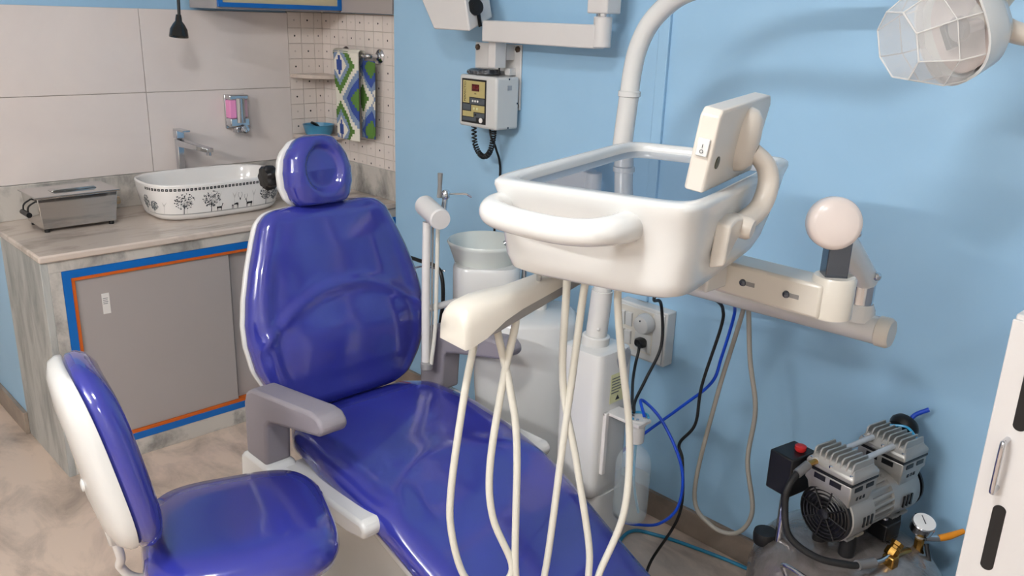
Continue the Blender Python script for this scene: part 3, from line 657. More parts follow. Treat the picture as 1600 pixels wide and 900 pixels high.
# ================================================================== SPITTOON UNIT
su = thing('spittoon_unit', (-.358, -1.663, 0), 'white rounded spittoon tower with grey-green bowl beside the dental chair', 'spittoon')
MB().loft([sup((-.358, -1.663, z), V((.72, -.695, 0)), V((.695, .72, 0)), a, b, 44, .6) for a, b, z in ((.15, .12, 0), (.155, .125, .02), (.155, .125, .26), (.15, .125, .34), (.158, .133, .42), (.163, .138, .50), (.16, .136, .58), (.15, .13, .603), (.146, .126, .608), (.146, .126, .658), (.13, .112, .673))]).build('tower', WHITE, su, ang=50)
MB().loft([sup((-.43, -1.55, z), V((.72, -.695, 0)), V((.695, .72, 0)), a, b, 36, .55) for a, b, z in ((.09, .085, .58), (.096, .091, .68), (.1, .095, .685), (.1, .095, .803), (.095, .09, .813))]).build('bowl_housing', WHITE, su, ang=50)
MB().lathe([(.04, .763), (.07, .778), (.092, .813), (.109, .863), (.113, .871), (.110, .876), (.104, .871), (.085, .823), (.05, .798), (.015, .793)], (-.424, -1.532, 0), n=44).build('spittoon_bowl', SPIT, su, ang=60)
MB().tube([(-.353, -1.63, .665), (-.353, -1.63, .838), (-.357, -1.622, .873), (-.372, -1.6, .883), (-.39, -1.58, .868)], .008, 12).build('cup_filler', CHROME, su)
MB().cyl((-.315, -1.67, .665), (-.315, -1.67, .81), .018).build('filler_post', WHITE, su)

# assistant holder with suction tubes
ah = thing('assistant_holder', (-.665, -1.53, .3), 'white cylinder instrument holder on an upright bar beside the spittoon', 'instrument holder')
c0 = V((-.63, -1.502, 1.002)); hd_ = (V((-.674, -1.628, .989))-c0).normalized()
MB().cyl(c0, c0+hd_*.13, .029, n=32).build('holder_cylinder', mat('satin_white', (214, 210, 206), .4), ah, .004)
MB().cyl(c0+hd_*.13, c0+hd_*.134, .027, n=32).build('end_cap', WHITEM, ah, .001)
MB().tube([(-.655, -1.545, .965), (-.66, -1.547, .8), (-.662, -1.549, .545)], .012, 14).build('upright', mat('satin_white', (214, 210, 206), .4), ah)
MB().tube([(-.66, -1.546, .712), (-.50, -1.55, .712)], .010, 14, False).build('cross_bar', mat('satin_white', (214, 210, 206), .4), ah)
MB().tube([(-.635, -1.568, .95), (-.64, -1.570, .8), (-.644, -1.570, .66), (-.655, -1.566, .548)], .006, 10).build('suction_hose', HOSE, ah)
MB().tube([(-.64, -1.552, .95), (-.645, -1.556, .8), (-.648, -1.558, .66), (-.652, -1.556, .548)], .003, 8).build('cable', GREYU, ah)
MB().lathe([(.013, .53), (.018, .534), (.018, .55), (.013, .554)], (-.661, -1.553, 0), n=20).build('bottom_fitting', GREYU, ah)
sy = thing('air_water_syringe', (-.6, -1.5, 1.0), 'metal three-way syringe with bent nozzle standing in the white holder', 'syringe')
q0 = V((-.596, -1.545, .985))
MB().cyl(q0, q0+V((.006, .0, .04)), .008).build('body', CHROME, sy)
MB().lathe([(.008, 0), (.012, .006), (.013, .018), (.008, .026)], q0+V((.006, 0, .036)), (.1, 0, 1), 16).build('head', CHROME, sy)
MB().tube([q0+V((.006, 0, .05)), q0+V((.03, -.028, .053)), q0+V((.045, -.043, .053)), q0+V((.056, -.054, .045))], [.0025, .0025, .003, .003], 8).build('nozzle', CHROME, sy)
MB().tube([q0+V((-.006, .012, .04)), q0+V((-.004, .012, .075)), q0+V((-.003, .012, .108))], [.007, .006, .0075], 10).build('suction_tip', mat('grey_tip', (128, 126, 124), .35), sy)
MB().cyl(q0+V((-.03, .02, .01)), q0+V((-.012, .016, .022)), .009).build('collar', GREYU, sy)

# ================================================================== UTILITY COLUMN, LAMP TUBE, ARM
PX, PY = -.476, -2.05
uc = thing('lamp_post_unit', (PX, PY, 0), 'white utility box carrying the tall round lamp post', 'lamp post')
def PP(z): k = (z-1.06)/.34; return V((PX+.016*k, PY-.0155*k, z))
MB().loft([sup((PX-.012, PY+.012, z), XA, YA, a, b, 40, .32) for a, b, z in ((.056, .056, .30), (.068, .068, .315), (.070, .070, .34), (.070, .070, .695), (.065, .065, .712), (.054, .054, .716))]).build('column_box', WHITE, uc, ang=50)
MB().loft([sup((PX, PY, z), XA, YA, a, b, 32, .4) for a, b, z in ((.085, .09, 0), (.085, .09, .03), (.065, .065, .06), (.06, .06, .31))]).build('foot', WHITE, uc, ang=50)
MB().cyl(PP(.71), PP(.74), .036, n=32).build('collar', WHITE, uc, .003)
MB().tube([PP(.735), PP(.86)], [.0275, .0275], 32, False).build('lower_sleeve', WHITE, uc)
MB().tube([PP(.85), PP(1.345)], .0235, 32, False).build('lower_post', WHITE, uc)
MB().lathe([(.004, 0), (.005, .003), (.002, .006)], PP(.765)+V((-.0192, -.0192, 0)), (-.7, -.7, 0), 12).build('stud', WHITE, uc)
MB().lathe([(.0235, -.007), (.0265, -.005), (.0265, .006), (.0235, .008)], PP(1.347), n=32).build('joint_ring', WHITE, uc)
MB().tube([PP(1.347), PP(1.40), PP(1.455)+V((0, -.008, 0)), PP(1.505)+V((0, -.03, 0)), PP(1.548)+V((0, -.072, 0)), PP(1.578)+V((-.003, -.13, 0)), (PX+.02, PY-.26, 1.602), (PX+.01, PY-.36, 1.61), (PX, PY-.5, 1.615)], .0225, 24).build('lamp_tube', WHITE, uc)
stl = MB().prism([(-.045, .615), (-.052, .64), (-.042, .672), (-.018, .69), (0, .672), (.018, .69), (.04, .672), (.05, .64), (.03, .585), (.012, .545), (0, .575), (-.012, .545), (-.03, .585)][::1], ((PX+.012, PY-.0585, 0), XA, ZA, -YA), 0, .0012)
stl.v = [V((PX+.012+(p.x-PX-.012)*.55, p.y, .682+(p.z-.62)*.5)) for p in stl.v]
tooth = stl.build('tooth_sticker', GREYSTK, uc)
yl = MB().box((PX-.034, PY-.0595, .575), (PX+.02, PY-.0585, .655)).build('warning_label', LABELY, uc)
lm = MB()
for k in range(6): lm.box((PX-.03, PY-.0601, .642-k*.008), (PX+.012-.006*(k % 3), PY-.0595, .6445-k*.008))
lm.build('label_print', PRINTG, yl)
MB().prism([(-.008, 0), (.008, 0), (0, .013)], ((PX-.004, PY-.0595, .581), XA, ZA, -YA), 0, .0006).build('warning_triangle', PRINT, yl)
# horizontal feed tube from the column
ta = MB().tube([(PX, PY, .935), (-.463, -2.25, .935), (-.433, -2.715, .935)], .0285, 26, False).build('feed_tube', WHITE, uc)
MB().lathe([(.0285, 0), (.031, .002), (.031, .022), (.027, .028)], (-.4325, -2.712, .935), (.06, -1, 0), 28).build('tube_cap', CREAM, uc)
MB().lathe([(.038, .895), (.04, .9), (.04, .97), (.038, .975)], (PX, PY, 0), n=30).build('arm_collar', WHITE, uc)
MB().lathe([(.033, 0), (.031, .02), (.026, .034)], (-.4365, -2.67, .95), n=28).build('tube_boss', WHITE, uc)
MB().lathe([(.024, 0), (.024, .052)], (-.4365, -2.67, .978), n=28).build('chrome_sleeve', CHROME, uc)

# bottle bracket + bottle
bx, by = -.490, -2.185
MB().prism([(-2.10, .547), (-2.10, .556), (-2.212, .556), (-2.212, .547)], ((bx, 0, 0), YA, ZA, XA), -.028, .024).build('bracket_plate', WHITEM, uc, .002)
MB().box((bx-.04, -2.117, .38), (bx-.027, -2.105, .556)).build('bracket_strap', WHITEM, uc, .002)
MB().box((bx-.04, -2.112, .547), (bx-.02, -2.10, .556)).build('bracket_corner', WHITEM, uc, .002)
wbt = thing('water_bottle', (bx, by, .27), 'clear plastic water bottle half full hanging below the bracket of the white utility box', 'bottle')
pr = [(.02, .275), (.036, .272), (.044, .28), (.046, .30), (.046, .425), (.043, .445), (.034, .463), (.02, .478), (.0135, .487), (.0135, .50)]
bo = MB().lathe(pr, (bx, by, 0), n=36, cap0=True, cap1=False).build('bottle', PETM, wbt, ang=70)
MB().lathe([(.018, .2765), (.035, .2745), (.0425, .282), (.0445, .30), (.0445, .395)], (bx, by, 0), n=36).build('water', WATER, wbt, ang=70)
MB().lathe([(.021, .494), (.0215, .496), (.0215, .538), (.023, .54), (.023, .548)], (bx, by, 0), n=32).build('cap', WHITE, wbt, .001)
MB().lathe([(.026, .5485), (.027, .551), (.027, .556), (.024, .559)], (bx+.004, by, 0), n=32).build('cap_plate', WHITE, wbt)
MB().tube([(bx+.005, by, .55), (bx+.004, by, .42), (bx+.0, by-.01, .36), (bx+.012, by-.02, .29)], .0035, 8).build('dip_tube', TEALTUBE, wbt)
MB().tube([V((bx+.006, by, .562))+V((math.cos(a), math.sin(a), 0))*.024 for a in [R(k*30-60) for k in range(9)]], .0032, 8).build('teal_tube_ring', mat('cyan_tube', (52, 150, 196), .3), wbt)
for dx, dy in ((-.012, -.01), (.012, -.014), (-.002, .012)): MB().lathe([(.004, .559), (.004, .563)], (bx+dx, by+dy, 0), n=12).build('fitting', CHROME, wbt)

# ================================================================== OPERATING LIGHT
LC = V((-.50, -2.778, 1.515)); ln = V((-.80, .50, -.25)).normalized(); lu = V((.2, .3, .9)); lu = (lu-ln*lu.dot(ln)).normalized(); lv = ln.cross(lu)
ol = thing('operating_light', LC, 'dental operating light with clear faceted shield on a white arm', 'operating light')
def lring(r, h, k=1.0, n=36, e=.8): return sup(LC+ln*h, lu, lv, r*k, r, n, e)
MB().loft([lring(.02, -.075), lring(.052, -.066), (lring(.078, -.035)), lring(.088, 0), lring(.09, .008), lring(.085, .008), lring(.074, -.028), lring(.05, -.055), lring(.012, -.062)]).build('housing', WHITE, ol, ang=60)
MB().loft([lring(.073, -.012), lring(.066, -.034), lring(.045, -.052), lring(.01, -.056)], False, True).build('reflector', REFL, ol, ang=60)
MB().lathe([(.022, 0), (.022, .006), (.02, .01)], LC-ln*.012, ln, 28).build('lamp_shield_disc', mat('satin_metal', (168, 160, 156), .3, .8), ol)
MB().cyl(LC-ln*.055, LC-ln*.01, .012).build('bulb_socket', CHROME, ol)
MB().obox(LC-ln*.02+lv*.045, lu, lv, ln, (.022, .007, .008)).build('bulb_clip', BLACK, ol, .002)
sh = MB().loft([sup(LC+ln*h, lu, lv, a, a*.92, 8, 1.0) for a, h in ((.088, .004), (.086, .05), (.06, .108))], False, True).build('clear_shield', CLEAR, ol, flat=True)
q = sh.modifiers.new('t', 'SOLIDIFY'); q.thickness = .0025
ra_, rb_, rc_ = [sup(LC+ln*h, lu, lv, a, a*.92, 8, 1.0) for a, h in ((.088, .004), (.086, .05), (.06, .108))]
for k in range(8):
    MB().tube([ra_[k], rb_[k], rc_[k]], .0014, 6, False).build('shield_ridge', CLEARE, sh); MB().cyl(rc_[k], rc_[(k+1) % 8], .0016, n=6).build('shield_ridge', CLEARE, sh); MB().cyl(rb_[k], rb_[(k+1) % 8], .001, n=6).build('shield_ridge', CLEARE, sh)
MB().tube([LC-ln*.05+lu*.03, LC+V((.06, -.075, .0)), LC+V((.10, -.13, -.004)), LC+V((.15, -.19, -.006))], [.017, .018, .018, .018], 18).build('handle', BEIGE, ol)
MB().tube([LC-ln*.06, LC+V((.08, -.03, .05)), LC+V((.075, -.09, .14)), LC+V((.06, -.2, .28))], .024, 18).build('yoke_arm', CREAM, ol)
MB().tube([LC+V((.06, -.2, .28)), (PX, PY-.5, 1.625)], .02, 18, False).build('spring_arm', CREAM, ol)
MB().lathe([(.03, -.02), (.03, .02)], LC+V((.06, -.2, .28)), (1, 0, 0), 24).build('arm_joint', WHITE, ol, .003)

# ================================================================== DELIVERY TRAY
th = R(15.2); TU = V((math.cos(th), math.sin(th), 0)); TV = V((-math.sin(th), math.cos(th), 0)); TC = V((-.8935, -2.469, 0))
def T(u, v_, z): return TC+TU*u+TV*v_+ZA*z
dt = thing('delivery_tray', T(0, 0, 1.13), 'white delivery tray with looped handle and dark glass top on a jointed arm', 'dental delivery unit')
def tring(a, b, z, e=.22, du=0, dv=0, n=72): return sup(T(du, dv, z), TU, TV, a, b, n, e)
MB().loft([tring(.15, .09, 1.1205, .3, -.05), tring(.195, .135, 1.122, .26, -.045), tring(.212, .152, 1.13, .24, -.042), tring(.222, .160, 1.15, .22, -.036), tring(.248, .166, 1.20, .2, -.016), tring(.274, .170, 1.25, .2, -.004), tring(.284, .173, 1.264, .2), tring(.284, .172, 1.270, .2), tring(.279, .168, 1.274, .2), tring(.270, .160, 1.2745, .2, .002), tring(.2545, .152, 1.272, .2, .010), tring(.2505, .149, 1.268, .2, .012), tring(.250, .1485, 1.256, .2, .012)], True, False).build('tray_body', WHITE, dt, ang=50)
MB().loft([tring(.2515, .150, 1.256, .2, .012), tring(.2515, .150, 1.2585, .2, .012)]).build('glass_plate', GLASSPL, dt, ang=50)
MB().tube([T(-.255, .142, 1.232), T(-.295, .142, 1.232), T(-.322, .122, 1.231), T(-.332, .075, 1.228), T(-.335, .02, 1.226), T(-.332, -.02, 1.227), T(-.322, -.048, 1.230), T(-.295, -.066, 1.232), T(-.25, -.07, 1.232)], [.023, .0215, .0205, .02, .02, .02, .0205, .0225, .026], 20).build('handle', WHITE, dt)
# film viewer
tilt = R(8); vz = (ZA*math.cos(tilt)-TV*math.sin(tilt)); vn = TU.cross(vz)
def FV(u, n_, h): return T(-.06, -.132, 1.278)+TU*u+vz*h+vn*n_
fv = MB()
fv.loft([[FV(u, n_, h) for u, h in ((-.125+i, 0+i), (.125-i, 0+i), (.14-i, .115-i), (.13-i, .128-i), (-.118+i, .122-i), (-.128+i, .112-i))] for n_, i in ((-.016, .003), (-.013, 0), (.013, 0), (.016, .004))])
fvo = fv.build('film_viewer', BEIGE, dt, .002)
swm = MB().obox(FV(-.1285, 0, .066), TU, vz, vn, (.003, .013, .009)).build('rocker_switch', WHITE, fvo, .0015)
text('switch_marks', 'I\nO', .008, (FV(-.1322, 0, .064), vn, vz, -TU), PRINT, fvo)
MB().lathe([(.0095, 0), (.0095, .001), (.004, .0015)], FV(-.095, .0162, .043), vn, 20).build('badge', mat('gold_black_badge', (64, 58, 30), .35, .3), fvo)
MB().loft([sup(FV(.02, .016+k, .066), TU, vz, a, b, 28, .8) for a, b, k in ((.032, .052, -.002), (.028, .048, .012), (.016, .036, .022), (.006, .016, .025))]).build('mount_bulge', BEIGE, fvo, ang=70)
MB().tube([FV(.025, .032, .052), FV(.045, .055, .03), FV(.048, .066, .0), FV(.03, .066, -.035), FV(-.01, .055, -.055), FV(-.03, .05, -.058)], [.014, .016, .017, .017, .017, .016], 18).build('viewer_arm', BEIGE, fvo)
MB().lathe([(.018, 0), (.018, .04), (.014, .046)], FV(-.03, .032, -.056), vn, 26).build('arm_pivot', BEIGE, fvo)
MB().add([T(u, v_, z) for v_, k in ((-.166, 0), (-.188, .006)) for u, z in ((-.185+k, 1.165+k), (-.17+k, 1.234-k), (-.13, 1.24-k), (-.075, 1.232-k), (-.075, 1.212), (-.13, 1.196))], [(0, 1, 2, 3, 4, 5), (11, 10, 9, 8, 7, 6)]+[(i, (i+1) % 6, 6+(i+1) % 6, 6+i) for i in range(6)]).build('viewer_bracket', BEIGE, dt, .003)
# support arm under the tray
MB().obox((-.705, -2.60, 1.062), XA, YA, ZA, (.036, .125, .031)).build('support_box', CREAM, dt, .006)
sbx = MB().lathe([(.037, 1.031), (.037, 1.10), (.034, 1.104)], (-.698, -2.725, 0), n=32).build('support_socket', CREAM, dt)
MB().cyl((-.78, -2.49, 1.06), (-.78, -2.49, 1.135), .03).build('tray_pivot', WHITE, dt)
MB().obox((-.745, -2.50, 1.065), XA, YA, ZA, (.06, .04, .02)).build('pivot_block', WHITE, dt, .004)
for y_ in (-2.575, -2.662):
    MB().lathe([(.007, 0), (.006, .003), (.003, .004)], (-.741, y_, 1.062), (-1, 0, 0), 16).build('slot_screw', DKSTEEL, dt)
    MB().obox((-.7412, y_-.012, 1.062), YA, ZA, XA, (.012, .004, .0005)).build('slot', GREYU, dt)
MB().cyl((-.80, -2.47, 1.098), (-.815, -2.485, 1.09), .012, n=8).build('lock_knob', BLACK, dt)
MB().obox((-.698, -2.722, 1.128), V((.75, .66, 0)), V((-.66, .75, 0)), ZA, (.019, .019, .04)).build('square_bar', DKSTEEL, dt, .002)
kd = V((-.74, -.62, .12)).normalized(); K0 = V((-.722, -2.722, 1.199))
MB().lathe([(.030, -.036), (.040, -.032), (.0445, -.02), (.045, .002), (.042, .010), (.034, .014), (.012, .0155)], K0, kd, 36).build('knuckle', mat('warm_white', (210, 198, 192), .25, coat=.3), dt, ang=70)
MB().tube([(-.70, -2.70, 1.195), (-.56, -2.685, 1.115), (-.4365, -2.672, 1.035)], .025, 22, False).build('link_arm', WHITE, dt)
for p in ((-.615, -2.715, 1.165), (-.455, -2.70, 1.05)): MB().lathe([(.009, 0), (.008, .006), (.004, .009)], p, (-.3, -1, .2), 16).build('pivot_bolt', CHROME, dt)
MB().lathe([(.021, 1.005), (.021, 1.04), (.017, 1.048)], (-.4365, -2.67, 0), n=24).build('link_foot', mat('warm_metal', (190, 176, 160), .3, .8), dt)
# instrument rest
ra, rb = V((-1.0, -2.352, 1.068)), V((-1.225, -2.333, 1.03)); bd = (rb-ra).normalized(); bs = bd.cross(ZA).normalized()
def IB(a, h, s_): return ra+bd*a+bs*s_+ZA*h
rings = []
for a, hh, lo, w_ in ((-.06, .012, -.008, .018), (.0, .016, -.008, .024), (.06, .016, -.01, .03), (.11, .018, -.012, .034), (.15, .026, -.018, .037), (.19, .031, -.034, .038), (.222, .029, -.04, .037), (.233, .02, -.04, .036), (.236, .008, -.038, .034)):
    rings.append([IB(a, lo, -w_)]+[IB(a, lo+(hh-lo)*math.sin(q)**.55, -w_*math.copysign(abs(math.cos(q))**.6, math.cos(q))) for q in [math.pi*k/10 for k in range(1, 10)]]+[IB(a, lo, w_)])
MB().loft(rings).build('instrument_rest', CREAM, dt, 0, ang=50)
MB().loft([[IB(a, h, s_) for h, s_ in ((lo-dd, -w_), (lo+.002, -w_), (lo+.002, w_), (lo-dd, w_))] for a, lo, w_, dd in ((-.06, -.008, .016, .016), (.05, -.01, .027, .018), (.12, -.012, .032, .02), (.165, -.022, .034, .014), (.19, -.03, .034, .006))]).build('rest_underside', GREYU, dt, .003)
MB().cyl(IB(.05, .01, -.005), T(-.20, .11, 1.14), .005).build('rest_post', CHROME, dt)
def hose(pts): return tube('hose', pts, .007, HOSE, dt, 12)
hose([(-1.184, -2.336, 1.015), (-1.163, -2.312, 0.970), (-1.174, -2.300, 0.866), (-1.189, -2.286, 0.684), (-1.188, -2.286, 0.588), (-1.170, -2.304, 0.490), (-1.138, -2.336, 0.454), (-1.105, -2.369, 0.508), (-1.133, -2.341, 0.619), (-1.139, -2.335, 0.726), (-1.126, -2.348, 0.893), (-1.113, -2.361, 1.002), (-1.096, -2.344, 1.030)])
hose([(-1.139, -2.340, 1.023), (-1.134, -2.340, 0.989), (-1.116, -2.358, 0.881), (-1.105, -2.369, 0.767), (-1.100, -2.374, 0.494), (-1.068, -2.382, 0.410), (-1.035, -2.389, 0.470), (-1.019, -2.404, 0.765), (-1.012, -2.412, 0.907), (-1.004, -2.419, 1.059), (-0.995, -2.425, 1.135)])
hose([(-1.026, -2.398, 1.135), (-1.026, -2.398, 1.064), (-1.022, -2.398, .882), (-.998, -2.42, .726), (-.976, -2.447, .546), (-.975, -2.452, .464), (-.967, -2.46, .43), (-.957, -2.464, .482), (-.931, -2.491, .62), (-.933, -2.49, .783), (-.952, -2.471, .947), (-.961, -2.461, 1.05), (-.962, -2.461, 1.135)])

# ================================================================== CABLES ON THE WALL SIDE
tag(tube('black_cable', [(-.452, -2.335, .908), (-.39, -2.318, .882), (-.335, -2.30, .845), (-.315, -2.288, .79), (-.315, -2.252, .62), (-.315, -2.245, .507), (-.315, -2.203, .433), (-.315, -2.219, .382), (-.315, -2.226, .226), (-.33, -2.16, .05), (-.37, -2.17, .006), (-.47, -2.21, .006)], .0042, BLACKR), 'thin black cable dropping from the tray arm to the floor', 'cable')
tag(tube('blue_air_tube', [(-.450, -2.365, .908), (-.38, -2.345, .885), (-.31, -2.318, .835), (-.282, -2.28, .70), (-.28, -2.258, .62), (-.28, -2.175, .521), (-.32, -2.09, .42), (-.385, -2.06, .37), (-.405, -2.05, .36)], .0042, BLUETUBE), 'straight-hanging blue air tube crossing behind the water bottle', 'tube')
tag(tube('blue_water_tube', [(bx+.012, by-.014, .56), (-.43, -2.15, .578), (-.4, -2.2, .525), (-.4, -2.271, .423), (-.4, -2.274, .311), (-.4, -2.221, .231), (-.405, -2.15, .195), (-.42, -2.105, .19)], .0042, BLUETUBE), 'blue tube arching from the bottle cap and looping under it', 'tube')
tag(tube('grey_hose', [(-.50, -2.42, 1.0), (-.33, -2.33, .92), (-.25, -2.31, .854), (-.25, -2.261, .573), (-.25, -2.226, .268), (-.25, -2.287, .195), (-.25, -2.366, .208), (-.25, -2.404, .292), (-.25, -2.372, .43), (-.25, -2.375, .577), (-.25, -2.342, .708), (-.27, -2.325, .88), (-.45, -2.40, 1.0)], .0062, GREYHOSE), 'grey hose hanging in a long loop against the blue wall', 'hose')
tag(tube('bottle_cable', [(-.62, -2.36, 1.125), (-.58, -2.28, .95), (-.47, -2.19, .87), (-.36, -2.135, .82), (-.335, -2.13, .70), (-.39, -2.13, .62), (-.45, -2.145, .58), (-.486, -2.17, .567)], .0042, BLACKR), 'black cable running from the tray to the bottle cap', 'cable')
tag(tube('floor_tube', [(-.42, -2.06, .008), (-.22, -1.99, .006), (-.16, -2.06, .006), (-.118, -2.216, .006), (-.10, -2.33, .006), (-.10, -2.46, .006)], .0055, TEALTUBE), 'teal tube lying on the floor along the skirting', 'tube')

# ================================================================== COMPRESSOR
ca = V((.985, -.175, 0)).normalized(); cbv = V((.175, .985, 0)).normalized(); CM = V((-.424, -2.665, .487))
cp = thing('air_compressor', (-.30, -2.69, 0), 'twin-head oil-free air compressor with finned aluminium heads on a wrapped tank', 'compressor')
def CP(a, b, z): return CM+ca*a+cbv*b+ZA*(z-.487)
MB().lathe([(.19, .0), (.2, .01), (.215, .03), (.222, .06), (.222, .25), (.212, .295), (.185, .33), (.14, .355), (.07, .367), (.01, .37)], (-.312, -2.69, .02), n=48).build('tank', TANK, cp, ang=60)
for a in (45, 135, 225, 315): cyl('tank_foot', (-.312+.15*math.cos(R(a)), -2.69+.15*math.sin(R(a)), 0), (-.312+.15*math.cos(R(a)), -2.69+.15*math.sin(R(a)), .045), .02, BLACKR, cp)
def mring(a, r, n=40): return [CP(a, r*math.cos(2*math.pi*k/n), .487+r*math.sin(2*math.pi*k/n)) for k in range(n)]
MB().loft([mring(.005, .058), mring(.008, .066), mring(.085, .066), mring(.088, .058), mring(.088, .056)]).build('front_crankcase', ALU, cp, ang=50)
MB().loft([mring(.165, .056), mring(.165, .062), mring(.262, .064), mring(.272, .058), mring(.278, .04)]).build('rear_crankcase', ALU, cp, ang=50)
MB().loft([mring(.275, .062), mring(.281, .062)]).build('rear_rim', BLACK, cp)
MB().loft([mring(.086, .054), mring(.167, .054)]).build('stator', ALU, cp)
for k in range(24):
    a = 2*math.pi*k/24; d = cbv*math.cos(a)+ZA*math.sin(a); tn = ca.cross(d)
    MB().obox(CM+ca*.1265+d*.0565, ca, tn, d, (.039, .0025, .005)).build('stator_rib', ALU, cp)
fg = MB().loft([mring(.004, .064), mring(-.004, .064), mring(-.006, .060), mring(-.001, .058), mring(.002, .01)]).build('fan_cover', BLACK, cp, ang=50)
for r_ in (.018, .027, .036, .045, .054):
    MB().tube([CM+ca*-.004+(cbv*math.cos(a)+ZA*math.sin(a))*r_ for a in [2*math.pi*k/32 for k in range(33)]], .0022, 6, False, False).build('grille_ring', BLACK, fg)
for k in range(8):
    a = 2*math.pi*k/8+.2; d = cbv*math.cos(a)+ZA*math.sin(a); MB().cyl(CM-ca*.005+d*.01, CM-ca*.005+d*.06, .0022, n=6).build('grille_spoke', BLACK, fg)
MB().lathe([(.014, 0), (.012, .004), (.003, .005)], CM-ca*.005, -ca, 24).build('grille_hub', BLACK, fg)
for a0 in (.035, .225):                                       # cylinder blocks and finned heads
    blk = MB().loft([[CP(a0+i*w_, j*d_, z) for i, j in ((-1, -1), (1, -1), (1, 1), (-1, 1))] for w_, d_, z in ((.036, .05, .52), (.042, .054, .548), (.047, .058, .556), (.047, .058, .583))]).build('cylinder_block', ALU, cp, .003)
    for j in (-1, 1):
        MB().obox(CP(a0+j*.02, -.0582, .572), ca, cbv, ZA, (.013, .0012, .005)).build('intake_slot', BLACK, blk)
    MB().obox(CP(a0-.0472, .02, .572), ca, cbv, ZA, (.0012, .014, .006)).build('intake_slot', BLACK, blk)
    MB().obox(CP(a0-.0472, -.02, .572), ca, cbv, ZA, (.0012, .014, .006)).build('intake_slot', BLACK, blk)
    for j in range(3): MB().obox(CP(a0-.012+j*.012, -.0532, .545), ca, cbv, ZA, (.003, .0012, .005)).build('vent_slot', BLACK, blk)
    MB().obox(CP(a0, 0, .585), ca, cbv, ZA, (.048, .059, .003)).build('gasket', BLACK, cp, .001)
    hdd = MB().loft([[CP(a0+i*w_, j*d_, z) for i, j in ((-1, -1), (1, -1), (1, 1), (-1, 1))] for w_, d_, z in ((.048, .06, .588), (.048, .06, .602), (.040, .053, .61), (.036, .05, .618))]).build('cylinder_head', ALU, cp, .004)
    for j in range(8):
        MB().prism([(-.042, .604), (.042, .604), (.032, .63), (-.030, .632), (-.036, .628)], (CP(a0, -.048+j*.0137, 0), ca, ZA, cbv), -.0021, .0021).build('fin', ALU, hdd, .001)
    for i, j in ((-.04, -.05), (.04, -.05), (-.04, .05), (.04, .05), (-.042, 0)):
        MB().lathe([(.005, .6), (.005, .607), (.003, .608)], CP(a0+i, j, 0), n=8).build('head_bolt', CHROME, hdd)
for j in (-.022, .03): MB().cyl(CP(.075, j, .610), CP(.185, j, .612), .0065, n=14).build('link_pipe', mat('pale_pipe', (196, 200, 204), .3), cp)
for a0 in (.05, .22):
    for j in (-.035, .035): MB().lathe([(.016, .365), (.018, .37), (.018, .415), (.016, .435), (.012, .44)], CP(a0, j, 0), n=20).build('rubber_mount', BLACKR, cp)
for a0, w_ in ((.05, .03), (.22, .03)): MB().obox(CP(a0, 0, .437), ca, cbv, ZA, (w_, .05, .003)).build('mount_plate', ALU, cp)
for k in range(3):
    MB().obox(CP(.045+k*.014, -.0655, .485), ca, cbv, ZA, (.003, .002, .012)).build('slot', BLACK, cp); MB().obox(CP(.20+k*.014, -.0635, .485), ca, cbv, ZA, (.003, .002, .014)).build('slot', BLACK, cp)
# pressure switch
ps = MB().obox(CP(-.005, .10, .55), ca, cbv, ZA, (.042, .032, .048)).build('pressure_switch', BLACK, cp, .004)
MB().lathe([(.010, 0), (.013, .004), (.013, .012), (.010, .014)], CP(.005, .09, .598), n=20).build('red_knob', RED, ps)
MB().cyl(CP(-.005, .105, .35), CP(-.005, .105, .505), .010).build('switch_stem', CHROME, cp)
MB().lathe([(.026, .335), (.028, .355), (.026, .365)], CP(-.01, .14, 0), n=20).build('switch_cap', BLACKR, cp)
# delivery hose from the front head round to the brass valve
MB().cyl(CP(-.012, .035, .603), CP(-.047, .031, .606), .007, n=12).build('brass_elbow', BRASS, cp)
MB().lathe([(.008, -.004), (.008, .003)], CP(-.012, .036, .604), (-1, .0, 0), 12).build('sealing_ring', WHITE, cp)
MB().cyl(CP(-.045, .031, .606), CP(-.078, .033, .592), .0105, n=14).build('hose_crimp', mat('grey_crimp', (132, 130, 130), .4, .5), cp)
MB().tube([CP(-.076, .033, .593), CP(-.10, .033, .57), CP(-.108, .031, .533), CP(-.112, .006, .465), CP(-.077, -.044, .428), CP(-.023, -.087, .415), CP(.0, -.097, .411)], .0076, 14).build('braided_hose', BLACKR, cp)
MB().cyl(CP(-.004, -.096, .412), CP(.045, -.105, .406), .0115, n=14).build('hose_crimp', mat('grey_crimp', (132, 130, 130), .4, .5), cp)
MB().tube([CP(.044, -.105, .406), CP(.075, -.105, .40), CP(.105, -.104, .40)], .006, 12).build('steel_elbow', CHROME, cp)
MB().lathe([(.014, -.018), (.016, -.014), (.016, .0), (.012, .002), (.012, .008), (.015, .01), (.015, .018)], CP(.125, -.10, .408), (.5, -.1, .5), 8).build('brass_union', BRASS, cp)
MB().obox(CP(.105, -.108, .375), ca, cbv, ZA, (.012, .014, .03)).build('check_valve', BRASS, cp, .003)
MB().lathe([(.012, 0), (.015, .004), (.015, .02), (.011, .026), (.011, .05)], CP(.235, -.098, .345), n=8).build('gauge_stem', BRASS, cp)
MB().tube([CP(.20, -.095, .372), CP(.165, -.095, .38), CP(.13, -.10, .39)], .010, 12).build('brass_pipe', BRASS, cp)
gz = V((-.25, -.25, .93)).normalized(); gp = CP(.252, -.09, .42)
gg = MB().lathe([(.014, -.016), (.026, -.012), (.0275, 0), (.0275, .012), (.025, .014)], gp, gz, 32).build('pressure_gauge', CHROME, cp)
MB().lathe([(.0245, 0), (.0245, .001)], gp+gz*.014, gz, 28).build('gauge_dial', CERAMIC, gg)
